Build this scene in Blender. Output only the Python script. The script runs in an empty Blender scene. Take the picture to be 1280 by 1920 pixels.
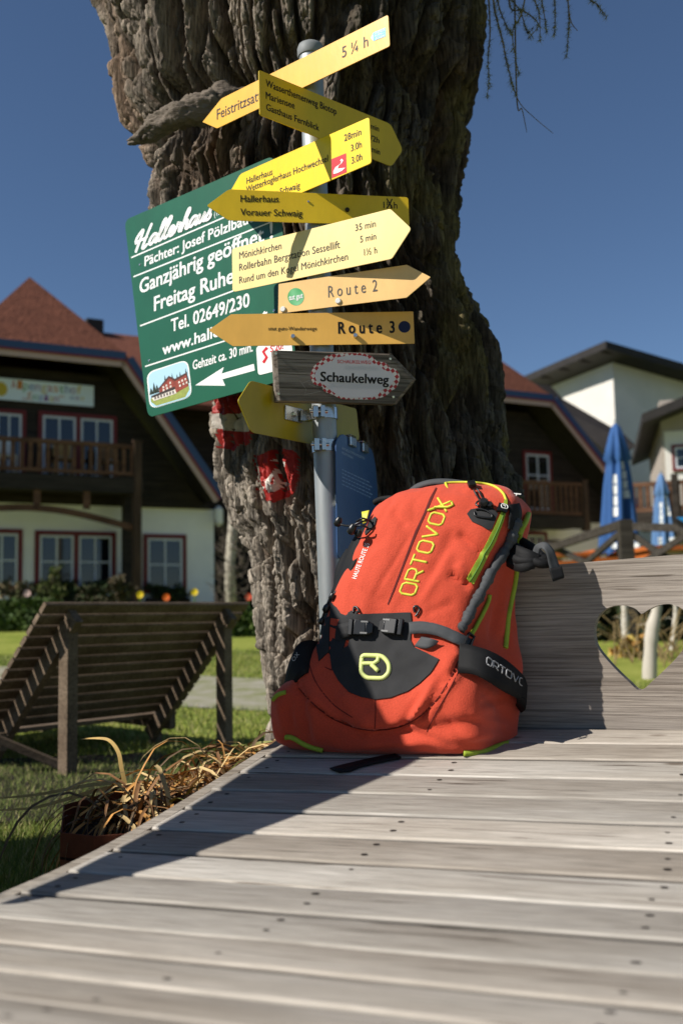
import bpy, bmesh, math, random
import numpy as np
from mathutils import Vector, Matrix
from mathutils.bvhtree import BVHTree
from mathutils.geometry import delaunay_2d_cdt, tessellate_polygon
random.seed(7); rng = np.random.default_rng(7)
SC = bpy.context.scene; COL = SC.collection
R_ = math.radians
# ------------------------------------------------------------------ camera, world, sun, exposure
F = 1900.0                                   # focal length in photo pixels (1280 x 1920)
TH, RHO, CAMH = R_(6.0), 0.02, 0.72
SUN_AZ, SUN_EL = R_(68), R_(38)              # heading the light travels to (from +Y towards +X), elevation
SUN_STRENGTH, SKY_STRENGTH, EXPOSURE = 5.0, 0.073, 0.28
cf = Vector((0, math.cos(TH), math.sin(TH)))
cr0, cu0 = Vector((1, 0, 0)), Vector((0, -math.sin(TH), math.cos(TH)))
cr = cr0 * math.cos(RHO) - cu0 * math.sin(RHO)
cu = cu0 * math.cos(RHO) + cr0 * math.sin(RHO)
CP = Vector((0, 0, CAMH))
cd = bpy.data.cameras.new('camera'); cam = bpy.data.objects.new('camera', cd); COL.objects.link(cam)
cam.matrix_world = Matrix(((cr.x, cu.x, -cf.x, CP.x), (cr.y, cu.y, -cf.y, CP.y), (cr.z, cu.z, -cf.z, CP.z), (0, 0, 0, 1)))
cd.sensor_fit = 'VERTICAL'; cd.sensor_height = 36.0; cd.lens = F / 1920 * 36.0
cd.clip_start = 0.02; cd.clip_end = 3000
cd.dof.use_dof = True; cd.dof.focus_distance = 2.28; cd.dof.aperture_fstop = 3.4
SC.camera = cam
w = bpy.data.worlds.new('World'); SC.world = w; w.use_nodes = True
nt = w.node_tree; nt.nodes.clear()
sky = nt.nodes.new('ShaderNodeTexSky'); sky.sky_type = 'NISHITA'; sky.sun_disc = False
sky.sun_elevation = SUN_EL; sky.sun_rotation = SUN_AZ + math.pi; sky.altitude = 1500; sky.dust_density = 0.0; sky.ozone_density = 4.5; sky.air_density = 1.0
bg = nt.nodes.new('ShaderNodeBackground'); bg.inputs['Strength'].default_value = SKY_STRENGTH
wo = nt.nodes.new('ShaderNodeOutputWorld')
nt.links.new(sky.outputs[0], bg.inputs[0]); nt.links.new(bg.outputs[0], wo.inputs[0])
LDIR = Vector((math.sin(SUN_AZ) * math.cos(SUN_EL), math.cos(SUN_AZ) * math.cos(SUN_EL), -math.sin(SUN_EL)))
sd = bpy.data.lights.new('sun', 'SUN'); sd.energy = SUN_STRENGTH; sd.angle = R_(0.5); sd.color = (1, 0.95, 0.88)
so = bpy.data.objects.new('sun', sd); COL.objects.link(so); so.location = (-20, -10, 25)
so.rotation_euler = LDIR.to_track_quat('-Z', 'Y').to_euler()
vs = SC.view_settings; vs.view_transform = 'Standard'; vs.look = 'None'; vs.gamma = 1; vs.exposure = EXPOSURE; vs.use_curve_mapping = False
SC.cycles.max_bounces = 6; SC.cycles.use_denoising = True

# ------------------------------------------------------------------ photo pixel <-> world
def ray(px, py):
    v = cf * F + cr * (px - 640) - cu * (py - 960)
    return v / v.y
def at(px, py, Y): return CP + ray(px, py) * Y
def proj(P):
    d = P - CP; k = d.dot(cf)
    return 640 + F * d.dot(cr) / k, 960 - F * d.dot(cu) / k
def on_plane(px, py, O, n):
    v = ray(px, py); return CP + v * ((O - CP).dot(n) / v.dot(n))
def ss(a, b, x):
    t = min(1, max(0, (x - a) / (b - a))); return t * t * (3 - 2 * t)
def ground_z(Y): return 0.62 * ss(5, 20, Y)

class Frame:                                 # a local upright frame in the world
    def __init__(s, O, ex, ez=Vector((0, 0, 1))):
        s.O, s.ex = Vector(O), Vector(ex).normalized(); s.ez = Vector(ez).normalized(); s.ey = s.ez.cross(s.ex).normalized()
    def W(s, x, y, z): return s.O + s.ex * x + s.ey * y + s.ez * z
    def L(s, px, py, y=0.0):
        P = on_plane(px, py, s.O + s.ey * y, s.ey) - s.O
        return P.dot(s.ex), P.dot(s.ez)
    def M(s): return Matrix(((s.ex.x, s.ey.x, s.ez.x, s.O.x), (s.ex.y, s.ey.y, s.ez.y, s.O.y), (s.ex.z, s.ey.z, s.ez.z, s.O.z), (0, 0, 0, 1)))
CRP = {0: (0, 0, 1), 1: (340, 0, 2.4615), 2: (220, 280, 3.691), 3: (380, 320, 2.909), 4: (380, 560, 2.909), 5: (380, 720, 3.2), 7: (480, 620, 4.0), 8: (640, 880, 3.5556), 9: (560, 1120, 3.765), 10: (620, 800, 12.0), 11: (860, 880, 5.818), 12: (0, 700, 6.4), 13: (520, 1130, 6.62)}
def cpt(k, x, y): a, b, s = CRP[k]; return a + x / s, b + y / s

# ------------------------------------------------------------------ materials
def lin(h):
    h = h.lstrip('#'); o = []
    for i in (0, 2, 4):
        c = int(h[i:i + 2], 16) / 255; o.append(c / 12.92 if c <= 0.04045 else ((c + 0.055) / 1.055) ** 2.4)
    return (*o, 1)
def N(nt, t, **kw):
    n = nt.nodes.new(t)
    for k, v in kw.items():
        if k in n.inputs: n.inputs[k].default_value = v
        else: setattr(n, k, v)
    return n
def mat(name, col, rough=0.6, spec=0.35, metal=0.0, var=0.0, vscale=8.0, bump=0.0, bscale=200.0, stretch=(1, 1, 1), col2=None, coat=0.0, attr=None, bdist=0.002, detail=6, sheen=0.0):
    m = bpy.data.materials.new(name); m.use_nodes = True; nt = m.node_tree; b = nt.nodes['Principled BSDF']
    c = lin(col) if isinstance(col, str) else (*col, 1)
    b.inputs['Base Color'].default_value = c; b.inputs['Roughness'].default_value = rough
    b.inputs['Specular IOR Level'].default_value = spec; b.inputs['Metallic'].default_value = metal
    b.inputs['Coat Weight'].default_value = coat; b.inputs['Coat Roughness'].default_value = 0.15
    b.inputs['Sheen Weight'].default_value = sheen
    tc = N(nt, 'ShaderNodeTexCoord'); mp = N(nt, 'ShaderNodeMapping'); mp.inputs['Scale'].default_value = stretch
    nt.links.new(tc.outputs['Object'], mp.inputs[0]); last = None
    if var or col2:
        n = N(nt, 'ShaderNodeTexNoise', Scale=vscale, Detail=float(detail), Roughness=0.65); nt.links.new(mp.outputs[0], n.inputs['Vector'])
        cr_ = N(nt, 'ShaderNodeValToRGB'); cr_.color_ramp.elements[0].position = 0.32; cr_.color_ramp.elements[1].position = 0.68
        c2 = (lin(col2) if isinstance(col2, str) else (*col2, 1)) if col2 else tuple(x * (1 + var) for x in c[:3]) + (1,)
        c1 = c if col2 else tuple(x * (1 - var) for x in c[:3]) + (1,)
        cr_.color_ramp.elements[0].color = c1; cr_.color_ramp.elements[1].color = c2
        nt.links.new(n.outputs[0], cr_.inputs[0]); last = cr_.outputs[0]
    if attr:
        a = N(nt, 'ShaderNodeAttribute'); a.attribute_name = attr; mx = N(nt, 'ShaderNodeMix', data_type='RGBA', blend_type='MULTIPLY')
        mx.inputs['Factor'].default_value = 1.0
        if last: nt.links.new(last, mx.inputs['A'])
        else: mx.inputs['A'].default_value = c
        nt.links.new(a.outputs['Color'], mx.inputs['B']); last = mx.outputs['Result']
    if last: nt.links.new(last, b.inputs['Base Color'])
    if bump:
        n2 = N(nt, 'ShaderNodeTexNoise', Scale=bscale, Detail=5.0, Roughness=0.6); nt.links.new(mp.outputs[0], n2.inputs['Vector'])
        bp = N(nt, 'ShaderNodeBump', Strength=bump, Distance=bdist); nt.links.new(n2.outputs[0], bp.inputs['Height']); nt.links.new(bp.outputs[0], b.inputs['Normal'])
    return m
def wood(name, light, dark, gs=1.0, bump=0.5, band=False, attr=True, rough=0.75, spec=0.25, ax=0, cross=42.0, blot=.8, along=1.4, crack=0.0):
    m = bpy.data.materials.new(name); m.use_nodes = True; nt = m.node_tree; b = nt.nodes['Principled BSDF']; L = nt.links.new
    b.inputs['Roughness'].default_value = rough; b.inputs['Specular IOR Level'].default_value = spec
    tc = N(nt, 'ShaderNodeTexCoord'); mp = N(nt, 'ShaderNodeMapping'); sc = [cross * gs] * 3; sc[ax] = along * gs; mp.inputs['Scale'].default_value = sc
    at_ = N(nt, 'ShaderNodeAttribute'); at_.attribute_name = 'tone'
    ad = N(nt, 'ShaderNodeVectorMath', operation='ADD'); ml = N(nt, 'ShaderNodeVectorMath', operation='SCALE'); ml.inputs['Scale'].default_value = 7.3 if attr else 0.0
    L(at_.outputs['Color'], ml.inputs[0]); L(tc.outputs['Object'], ad.inputs[0]); L(ml.outputs[0], ad.inputs[1]); L(ad.outputs[0], mp.inputs[0])
    n = N(nt, 'ShaderNodeTexNoise', Scale=1.6, Detail=9.0, Roughness=0.68, Distortion=0.25); L(mp.outputs[0], n.inputs['Vector'])
    h = n.outputs[0]
    if band:
        mp2 = N(nt, 'ShaderNodeMapping'); mp2.inputs['Scale'].default_value = (.8, 9, 9); L(tc.outputs['Object'], mp2.inputs[0])
        wv = N(nt, 'ShaderNodeTexWave', wave_type='BANDS', bands_direction='Z', Scale=2.0, Distortion=9.0, Detail=4.0); wv.inputs['Detail Scale'].default_value = 0.8
        L(mp2.outputs[0], wv.inputs['Vector'])
        mxh = N(nt, 'ShaderNodeMix', data_type='FLOAT'); mxh.inputs['Factor'].default_value = 0.07; L(n.outputs[0], mxh.inputs['A']); L(wv.outputs['Fac'], mxh.inputs['B']); h = mxh.outputs['Result']
    r = N(nt, 'ShaderNodeValToRGB'); e = r.color_ramp.elements; e[0].position = 0.34; e[0].color = lin(dark); e[1].position = 0.6; e[1].color = lin(light); L(h, r.inputs[0])
    mpb = N(nt, 'ShaderNodeMapping'); sb = [9.0] * 3; sb[ax] = 2.2; mpb.inputs['Scale'].default_value = sb; L(ad.outputs[0], mpb.inputs[0])
    n2 = N(nt, 'ShaderNodeTexNoise', Scale=1.0, Detail=4.0); L(mpb.outputs[0], n2.inputs['Vector'])
    r2 = N(nt, 'ShaderNodeValToRGB'); e = r2.color_ramp.elements; e[0].position = 0.3; e[0].color = (0.55, 0.5, 0.44, 1); e[1].position = 0.62; e[1].color = (1, 1, 1, 1); L(n2.outputs[0], r2.inputs[0])
    mx = N(nt, 'ShaderNodeMix', data_type='RGBA', blend_type='MULTIPLY'); mx.inputs['Factor'].default_value = blot; L(r.outputs[0], mx.inputs['A']); L(r2.outputs[0], mx.inputs['B'])
    last = mx.outputs['Result']
    if crack:
        mpc = N(nt, 'ShaderNodeMapping'); scc = [95.0] * 3; scc[ax] = 2.6; mpc.inputs['Scale'].default_value = scc; L(ad.outputs[0], mpc.inputs[0])
        n3 = N(nt, 'ShaderNodeTexNoise', Scale=1.0, Detail=3.0, Roughness=0.6, Distortion=0.6); L(mpc.outputs[0], n3.inputs['Vector'])
        r3 = N(nt, 'ShaderNodeValToRGB'); e = r3.color_ramp.elements; e[0].position = 0.64; e[0].color = (1, 1, 1, 1); e[1].position = 0.68; e[1].color = (0.22, 0.18, 0.15, 1); L(n3.outputs[0], r3.inputs[0])
        mx3 = N(nt, 'ShaderNodeMix', data_type='RGBA', blend_type='MULTIPLY'); mx3.inputs['Factor'].default_value = crack; L(last, mx3.inputs['A']); L(r3.outputs[0], mx3.inputs['B']); last = mx3.outputs['Result']
        vk = N(nt, 'ShaderNodeTexVoronoi', Scale=1.0); mpk = N(nt, 'ShaderNodeMapping'); sk_ = [7.5] * 3; sk_[ax] = 3.6; mpk.inputs['Scale'].default_value = sk_; L(ad.outputs[0], mpk.inputs[0]); L(mpk.outputs[0], vk.inputs['Vector'])
        rk = N(nt, 'ShaderNodeValToRGB'); e = rk.color_ramp.elements; e[0].position = 0.05; e[0].color = (0.30, 0.24, 0.19, 1); e[1].position = 0.10; e[1].color = (1, 1, 1, 1); L(vk.outputs['Distance'], rk.inputs[0])
        mx4 = N(nt, 'ShaderNodeMix', data_type='RGBA', blend_type='MULTIPLY'); mx4.inputs['Factor'].default_value = .8; L(last, mx4.inputs['A']); L(rk.outputs[0], mx4.inputs['B']); last = mx4.outputs['Result']
    if attr:
        mx2 = N(nt, 'ShaderNodeMix', data_type='RGBA', blend_type='MULTIPLY'); mx2.inputs['Factor'].default_value = 1.0; L(last, mx2.inputs['A']); L(at_.outputs['Color'], mx2.inputs['B']); last = mx2.outputs['Result']
    L(last, b.inputs['Base Color'])
    bp = N(nt, 'ShaderNodeBump', Strength=bump, Distance=0.004); L(h, bp.inputs['Height']); L(bp.outputs[0], b.inputs['Normal'])
    return m

# ------------------------------------------------------------------ mesh builder
MW = {}
class MB:
    def __init__(s): s.v, s.f, s.m, s.c = [], [], [], []; s.cur = None
    def add(s, vs, fs, mi=0, tone=None):
        o = len(s.v); s.v += [Vector(p) for p in vs]; s.f += [tuple(i + o for i in f) for f in fs]; s.m += [mi] * len(fs)
        s.c += [tone if tone is not None else (1, 1, 1)] * len(vs)
    def box(s, fr, x0, x1, y0, y1, z0, z1, mi=0, tone=None):
        P = [fr.W(x, y, z) for x in (x0, x1) for y in (y0, y1) for z in (z0, z1)]
        s.add(P, [(0, 1, 3, 2), (4, 6, 7, 5), (0, 4, 5, 1), (2, 3, 7, 6), (0, 2, 6, 4), (1, 5, 7, 3)], mi, tone)
    def rbox(s, fr, x0, x1, y0, y1, z0, z1, r, mi=0, tone=None, jit=0.0, n=1, grime=None):   # long board along x with rounded long edges
        sec = []
        for (cy, cz, a0) in ((y1 - r, z1 - r, 0), (y0 + r, z1 - r, 90), (y0 + r, z0 + r, 180), (y1 - r, z0 + r, 270)):
            for k in range(4): a = R_(a0 + 30 * k); sec.append((cy + r * math.cos(a), cz + r * math.sin(a)))
        k = len(sec); xs = [x0 + (x1 - x0) * i / n for i in range(n + 1)]; V = []
        for i, x in enumerate(xs):
            dy, dz = random.uniform(-jit, jit), random.uniform(-jit, jit)
            V += [fr.W(x, y + dy, z + dz * 0.6) for y, z in sec]
        Fs = [(i * k + j, i * k + (j + 1) % k, (i + 1) * k + (j + 1) % k, (i + 1) * k + j) for i in range(n) for j in range(k)]
        s.add(V, Fs + [tuple(range(k))[::-1], tuple(range(n * k, n * k + k))], mi, tone)
        if grime:  # joint grime and gap shade darken the tone, lit front edge painted brighter
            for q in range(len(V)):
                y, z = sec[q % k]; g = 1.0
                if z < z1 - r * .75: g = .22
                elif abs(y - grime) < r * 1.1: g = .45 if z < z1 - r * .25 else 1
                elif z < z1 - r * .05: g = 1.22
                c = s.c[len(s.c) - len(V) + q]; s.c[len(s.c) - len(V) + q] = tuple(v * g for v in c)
    def prism(s, pts, off, mi=0, tone=None):                         # 3-D polygon extruded by vector off
        n = len(pts); off = Vector(off); V = [Vector(p) for p in pts] + [Vector(p) + off for p in pts]
        tri = tessellate_polygon([[Vector(p) for p in pts]])
        s.add(V, [tuple(t) for t in tri] + [tuple(i + n for i in t[::-1]) for t in tri] + [(i, (i + 1) % n, (i + 1) % n + n, i + n) for i in range(n)], mi, tone)
    def bar(s, a, b, w, h, up=Vector((0, 0, 1)), mi=0, tone=None):
        a, b = Vector(a), Vector(b); x = (b - a).normalized(); y = up.cross(x)
        if y.length < 1e-4: y = Vector((0, 1, 0)).cross(x)
        y.normalize(); z = x.cross(y)
        P = [p + y * i * w / 2 + z * j * h / 2 for p in (a, b) for i in (-1, 1) for j in (-1, 1)]
        s.add(P, [(0, 1, 3, 2), (4, 6, 7, 5), (0, 4, 5, 1), (2, 3, 7, 6), (0, 2, 6, 4), (1, 5, 7, 3)], mi, tone)
    def tube(s, pts, r, n=10, mi=0, tone=None, caps=True, flat=1.0):
        pts = [Vector(p) for p in pts]; rs = r if isinstance(r, (list, tuple)) else [r] * len(pts); V = []; pn = None
        for i, p in enumerate(pts):
            t = (pts[min(i + 1, len(pts) - 1)] - pts[max(i - 1, 0)]).normalized()
            if pn is None: pn = t.orthogonal().normalized()
            pn = (pn - t * pn.dot(t)).normalized(); q = t.cross(pn)
            V += [p + (pn * math.cos(6.28318 * k / n) + q * flat * math.sin(6.28318 * k / n)) * rs[i] for k in range(n)]
        Fs = [(i * n + k, i * n + (k + 1) % n, (i + 1) * n + (k + 1) % n, (i + 1) * n + k) for i in range(len(pts) - 1) for k in range(n)]
        if caps: Fs += [tuple(range(n))[::-1], tuple(range((len(pts) - 1) * n, len(pts) * n))]
        s.add(V, Fs, mi, tone)
    def lathe(s, O, ax, prof, n=24, mi=0):                            # prof: (radius, height) along ax
        ax = Vector(ax).normalized(); x = ax.orthogonal().normalized(); y = ax.cross(x); V = []
        for (r, h) in prof: V += [Vector(O) + ax * h + (x * math.cos(6.28318 * k / n) + y * math.sin(6.28318 * k / n)) * r for k in range(n)]
        m = len(prof)
        s.add(V, [(i * n + k, i * n + (k + 1) % n, (i + 1) * n + (k + 1) % n, (i + 1) * n + k) for i in range(m - 1) for k in range(n)] + [tuple(range(n))[::-1], tuple(range((m - 1) * n, m * n))], mi)
    def grid(s, G, mi=0, tone=None, closed=False):                    # G[i][j] world points
        n, k = len(G), len(G[0]); V = [p for r in G for p in r]
        s.add(V, [(i * k + j, i * k + (j + 1) % k, (i + 1) * k + (j + 1) % k, (i + 1) * k + j) for i in range(n - 1) for j in range(k if closed else k - 1)], mi, tone)
    def build(s, name, mats, parent=None, smooth=None, bevel=0.0, solid=0.0, fix=True):
        M = MW.get(parent, Matrix()) if parent else Matrix(); Mi = M.inverted()
        me = bpy.data.meshes.new(name); me.from_pydata([Mi @ p for p in s.v], [], s.f)
        mats = mats if isinstance(mats, (list, tuple)) else [mats]
        for m in mats: me.materials.append(m)
        me.polygons.foreach_set('material_index', s.m)
        ca = me.color_attributes.new('tone', 'FLOAT_COLOR', 'POINT'); ca.data.foreach_set('color', np.array([(*c, 1) for c in s.c], 'f').ravel())
        if fix:
            bm = bmesh.new(); bm.from_mesh(me); bmesh.ops.recalc_face_normals(bm, faces=bm.faces); bm.to_mesh(me); bm.free()
        o = bpy.data.objects.new(name, me); COL.objects.link(o)
        if parent: o.parent = parent; MW[o] = M
        if smooth is not None:
            me.polygons.foreach_set('use_smooth', [True] * len(me.polygons))
            if smooth < 180: me.set_sharp_from_angle(angle=R_(smooth))
        if solid: md = o.modifiers.new('s', 'SOLIDIFY'); md.thickness = solid; md.offset = 0
        if bevel: md = o.modifiers.new('b', 'BEVEL'); md.width = bevel; md.segments = 2; md.limit_method = 'ANGLE'; md.angle_limit = R_(40)
        return o
def tag(o, label=None, cat=None, group=None, kind=None):
    if label: o['label'] = label
    if cat: o['category'] = cat
    if group: o['group'] = group
    if kind: o['kind'] = kind
    return o
def thing(name, label, cat, loc, fr=None, group=None):
    o = bpy.data.objects.new(name, None); COL.objects.link(o); o.empty_display_size = 0.05
    M = fr.M() if fr else Matrix.Translation(Vector(loc)); o.matrix_world = M; MW[o] = M
    return tag(o, label, cat, group)
def np_obj(name, V, Q, mat_, parent=None, smooth=True, attrs=None, tris=False):   # big numpy mesh
    me = bpy.data.meshes.new(name); k = 3 if tris else 4
    if parent: V = V - np.array(MW[parent].translation)[None]
    me.vertices.add(len(V)); me.vertices.foreach_set('co', V.astype('f').ravel())
    me.loops.add(Q.size); me.loops.foreach_set('vertex_index', Q.astype('i').ravel())
    me.polygons.add(len(Q)); me.polygons.foreach_set('loop_start', np.arange(0, Q.size, k, dtype='i')); me.polygons.foreach_set('loop_total', np.full(len(Q), k, 'i'))
    me.update(calc_edges=True); me.polygons.foreach_set('use_smooth', [smooth] * len(Q))
    for m in (mat_ if isinstance(mat_, list) else [mat_]): me.materials.append(m)
    for nm, a in (attrs or {}).items():
        ca = me.color_attributes.new(nm, 'FLOAT_COLOR', 'POINT'); c = np.ones((len(V), 4), 'f'); c[:, :3] = a; ca.data.foreach_set('color', c.ravel())
    o = bpy.data.objects.new(name, me); COL.objects.link(o)
    if parent: o.parent = parent; MW[o] = MW[parent]
    return o

# ------------------------------------------------------------------ numpy noise
def h3(i, j, k, s=0):
    n = (i.astype(np.int64) * 374761393 + j.astype(np.int64) * 668265263 + k.astype(np.int64) * 2147483647 + s * 974634777) & 0xffffffff
    n = ((n ^ (n >> 13)) * 1274126177) & 0xffffffff; n = ((n ^ (n >> 16)) * 2246822519) & 0xffffffff
    return ((n ^ (n >> 15)) & 0xffffff) / float(0xffffff)
def vn(p, s=0):
    i = np.floor(p).astype(np.int64); f = p - i; f = f * f * (3 - 2 * f); r = 0
    for a in (0, 1):
        for b in (0, 1):
            for c in (0, 1):
                wt = (f[:, 0] if a else 1 - f[:, 0]) * (f[:, 1] if b else 1 - f[:, 1]) * (f[:, 2] if c else 1 - f[:, 2])
                r = r + wt * h3(i[:, 0] + a, i[:, 1] + b, i[:, 2] + c, s)
    return r
def fbm(p, o=4, s=0, g=0.5):
    r, a, t = 0, 1.0, 0
    for k in range(o): r = r + a * vn(p * 2 ** k, s + k); t += a; a *= g
    return r / t
def worley(p, s=0):
    i = np.floor(p).astype(np.int64); f1 = np.full(len(p), 9.0); f2 = np.full(len(p), 9.0); idv = np.zeros(len(p))
    for a in (-1, 0, 1):
        for b in (-1, 0, 1):
            for c in (-1, 0, 1):
                ci, cj, ck = i[:, 0] + a, i[:, 1] + b, i[:, 2] + c
                q = np.stack([ci + h3(ci, cj, ck, s), cj + h3(ci, cj, ck, s + 1), ck + h3(ci, cj, ck, s + 2)], 1)
                d = np.sqrt(((q - p) ** 2).sum(1)); nr = d < f1
                f2 = np.where(nr, f1, np.minimum(f2, d)); idv = np.where(nr, h3(ci, cj, ck, s + 3), idv); f1 = np.where(nr, d, f1)
    return f1, f2, idv
def sstep(a, b, x): t = np.clip((x - a) / (b - a), 0, 1); return t * t * (3 - 2 * t)
def inpoly(x, y, P):
    r = np.zeros(len(x), bool); n = len(P)
    for i in range(n):
        (x0, y0), (x1, y1) = P[i], P[(i + 1) % n]
        if y0 == y1: continue
        c = (y0 > y) != (y1 > y); r ^= c & (x < (x1 - x0) * (y - y0) / (y1 - y0) + x0)
    return r
def round_poly(P, r, k=5):
    out = []; n = len(P)
    for i in range(n):
        a, b, c = Vector(P[i - 1]), Vector(P[i]), Vector(P[(i + 1) % n]); rr = r[i] if isinstance(r, (list, tuple)) else r
        if rr <= 0: out.append(tuple(b)); continue
        d1, d2 = (a - b), (c - b); q = min(rr, d1.length * 0.45, d2.length * 0.45); p1, p2 = b + d1.normalized() * q, b + d2.normalized() * q
        for j in range(k + 1): t = j / k; out.append(tuple(p1 * (1 - t) ** 2 + b * 2 * t * (1 - t) + p2 * t * t))
    return out
def crspline(P, n, closed=False):
    P = [Vector(p) for p in P]; out = []; m = len(P); seg = m if closed else m - 1
    for i in range(seg):
        g = (lambda k: P[k % m]) if closed else (lambda k: P[min(max(k, 0), m - 1)])
        a, b, c, d = g(i - 1), g(i), g(i + 1), g(i + 2)
        for j in range(n):
            t = j / n; out.append(0.5 * ((2 * b) + (c - a) * t + (2 * a - 5 * b + 4 * c - d) * t * t + (3 * b - a - 3 * c + d) * t ** 3))
    if not closed: out.append(P[-1])
    return out

# ------------------------------------------------------------------ lettering
_TX = {}
def glyphs(text, bold=0.0):
    k = text
    if k not in _TX:
        cu_ = bpy.data.curves.new('t', 'FONT'); cu_.body = text; cu_.resolution_u = 3
        o = bpy.data.objects.new('t', cu_); COL.objects.link(o); bpy.context.view_layer.update()
        me = o.evaluated_get(bpy.context.evaluated_depsgraph_get()).to_mesh()
        V = [tuple(v.co)[:2] for v in me.vertices]; Fs = [tuple(p.vertices) for p in me.polygons]
        bpy.data.objects.remove(o); bpy.data.curves.remove(cu_)
        x0 = min(v[0] for v in V); x1 = max(v[0] for v in V); _TX[k] = ([((x - x0) / (x1 - x0), y) for x, y in V], Fs, x1 - x0)
    V, Fs, wd = _TX[k]
    if not bold: return V, Fs
    VV, FF = [], []                        # heavier weight: the same outline pushed out to four sides
    for dx, dy in ((-1, -.5), (1, -.5), (-1, .5), (1, .5)):
        o = len(VV); VV += [(x + dx * bold * .8 / wd, y + dy * bold * .8) for x, y in V]; FF += [tuple(i + o for i in f) for f in Fs]
    return VV, FF
_V, _ = glyphs('H'); CAPH = max(v[1] for v in _V)
def text_on(mb, fr, text, crop, a, b, cap, bold=0.0, y=-0.0006, mi=0, slant=0.0):
    """a, b: baseline ends in crop pixels; cap: cap height in crop pixels; slant: px the cap top leans along x"""
    V, Fs = glyphs(text, bold)
    A = Vector(fr.L(*cpt(crop, *a))); B = Vector(fr.L(*cpt(crop, *b))); T = Vector(fr.L(*cpt(crop, a[0] + slant, a[1] - cap)))
    ex, ey = B - A, T - A
    if not slant: ey = Vector((0, ey.y)) if abs(ey.x) < 0.35 * abs(ey.y) else ey
    n1 = max(1, len(V) // 4) if bold else len(V) + 1
    mb.add([fr.W(*(lambda q: (q.x, y - .00006 * (i // n1), q.y))(A + ex * gx + ey * (gy / CAPH))) for i, (gx, gy) in enumerate(V)], Fs, mi)
def poly_on(mb, fr, crop, P, y=-0.0004, mi=0):
    pts = [fr.W(*(lambda l: (l[0], y, l[1]))(fr.L(*cpt(crop, *p)))) for p in P]
    mb.add(pts, [tuple(t) for t in tessellate_polygon([pts])], mi)
def stroke_poly(P, w):
    L, Rr = [], []
    for i in range(len(P)):
        a, b = Vector(P[max(i - 1, 0)]), Vector(P[min(i + 1, len(P) - 1)]); d = (b - a).normalized(); n = Vector((-d.y, d.x)) * w / 2
        L.append(tuple(Vector(P[i]) + n)); Rr.append(tuple(Vector(P[i]) - n))
    return L, Rr
def line_on(mb, fr, crop, P, w, y=-0.0005, mi=0):
    L, Rr = stroke_poly(P, w)
    W = lambda p: fr.W(*(lambda l: (l[0], y, l[1]))(fr.L(*cpt(crop, *p))))
    mb.grid([[W(p) for p in L], [W(p) for p in Rr]], mi)

# ================================================================== old larch
M_bark = mat('bark', '#8a8176', rough=0.9, spec=0.15, attr='tone', var=0.75, vscale=110, stretch=(1, 1, 0.12), bump=1.0, bscale=120, bdist=0.010, detail=9)
M_red = mat('trail_red_paint', '#a3261f', rough=0.55, spec=0.4, var=0.2, vscale=90, bump=0.6, bscale=160)
M_white = mat('trail_white_paint', '#d9d3c8', rough=0.6, spec=0.3, var=0.12, vscale=90, bump=0.6, bscale=160)
LEFT = [(-400, 40), (-150, 110), (0, 170), (50, 204), (100, 214), (150, 224), (200, 233), (250, 246), (290, 280), (330, 290), (380, 277), (440, 290), (520, 322), (620, 362), (745, 397), (800, 404), (850, 409), (900, 409), (945, 424), (985, 436), (1000, 452), (1050, 466), (1100, 476), (1150, 481), (1200, 484), (1250, 492), (1300, 500), (1345, 503), (1400, 492), (1460, 470), (1520, 440)]
RIGHT = [(-400, 960), (-150, 925), (0, 908), (60, 912), (120, 908), (200, 905), (250, 895), (300, 882), (350, 870), (400, 865), (450, 866), (500, 870), (550, 880), (600, 902), (650, 926), (700, 940), (750, 945), (800, 947), (850, 952), (885, 968), (920, 976), (960, 980), (1010, 986), (1100, 985), (1200, 985), (1300, 990), (1400, 1005), (1460, 1020), (1520, 1040)]
TY = 3.27
tree = thing('larch_tree', 'huge old larch trunk with deeply furrowed bark and red and white painted trail marks', 'tree', at(600, 1500, TY))
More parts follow.
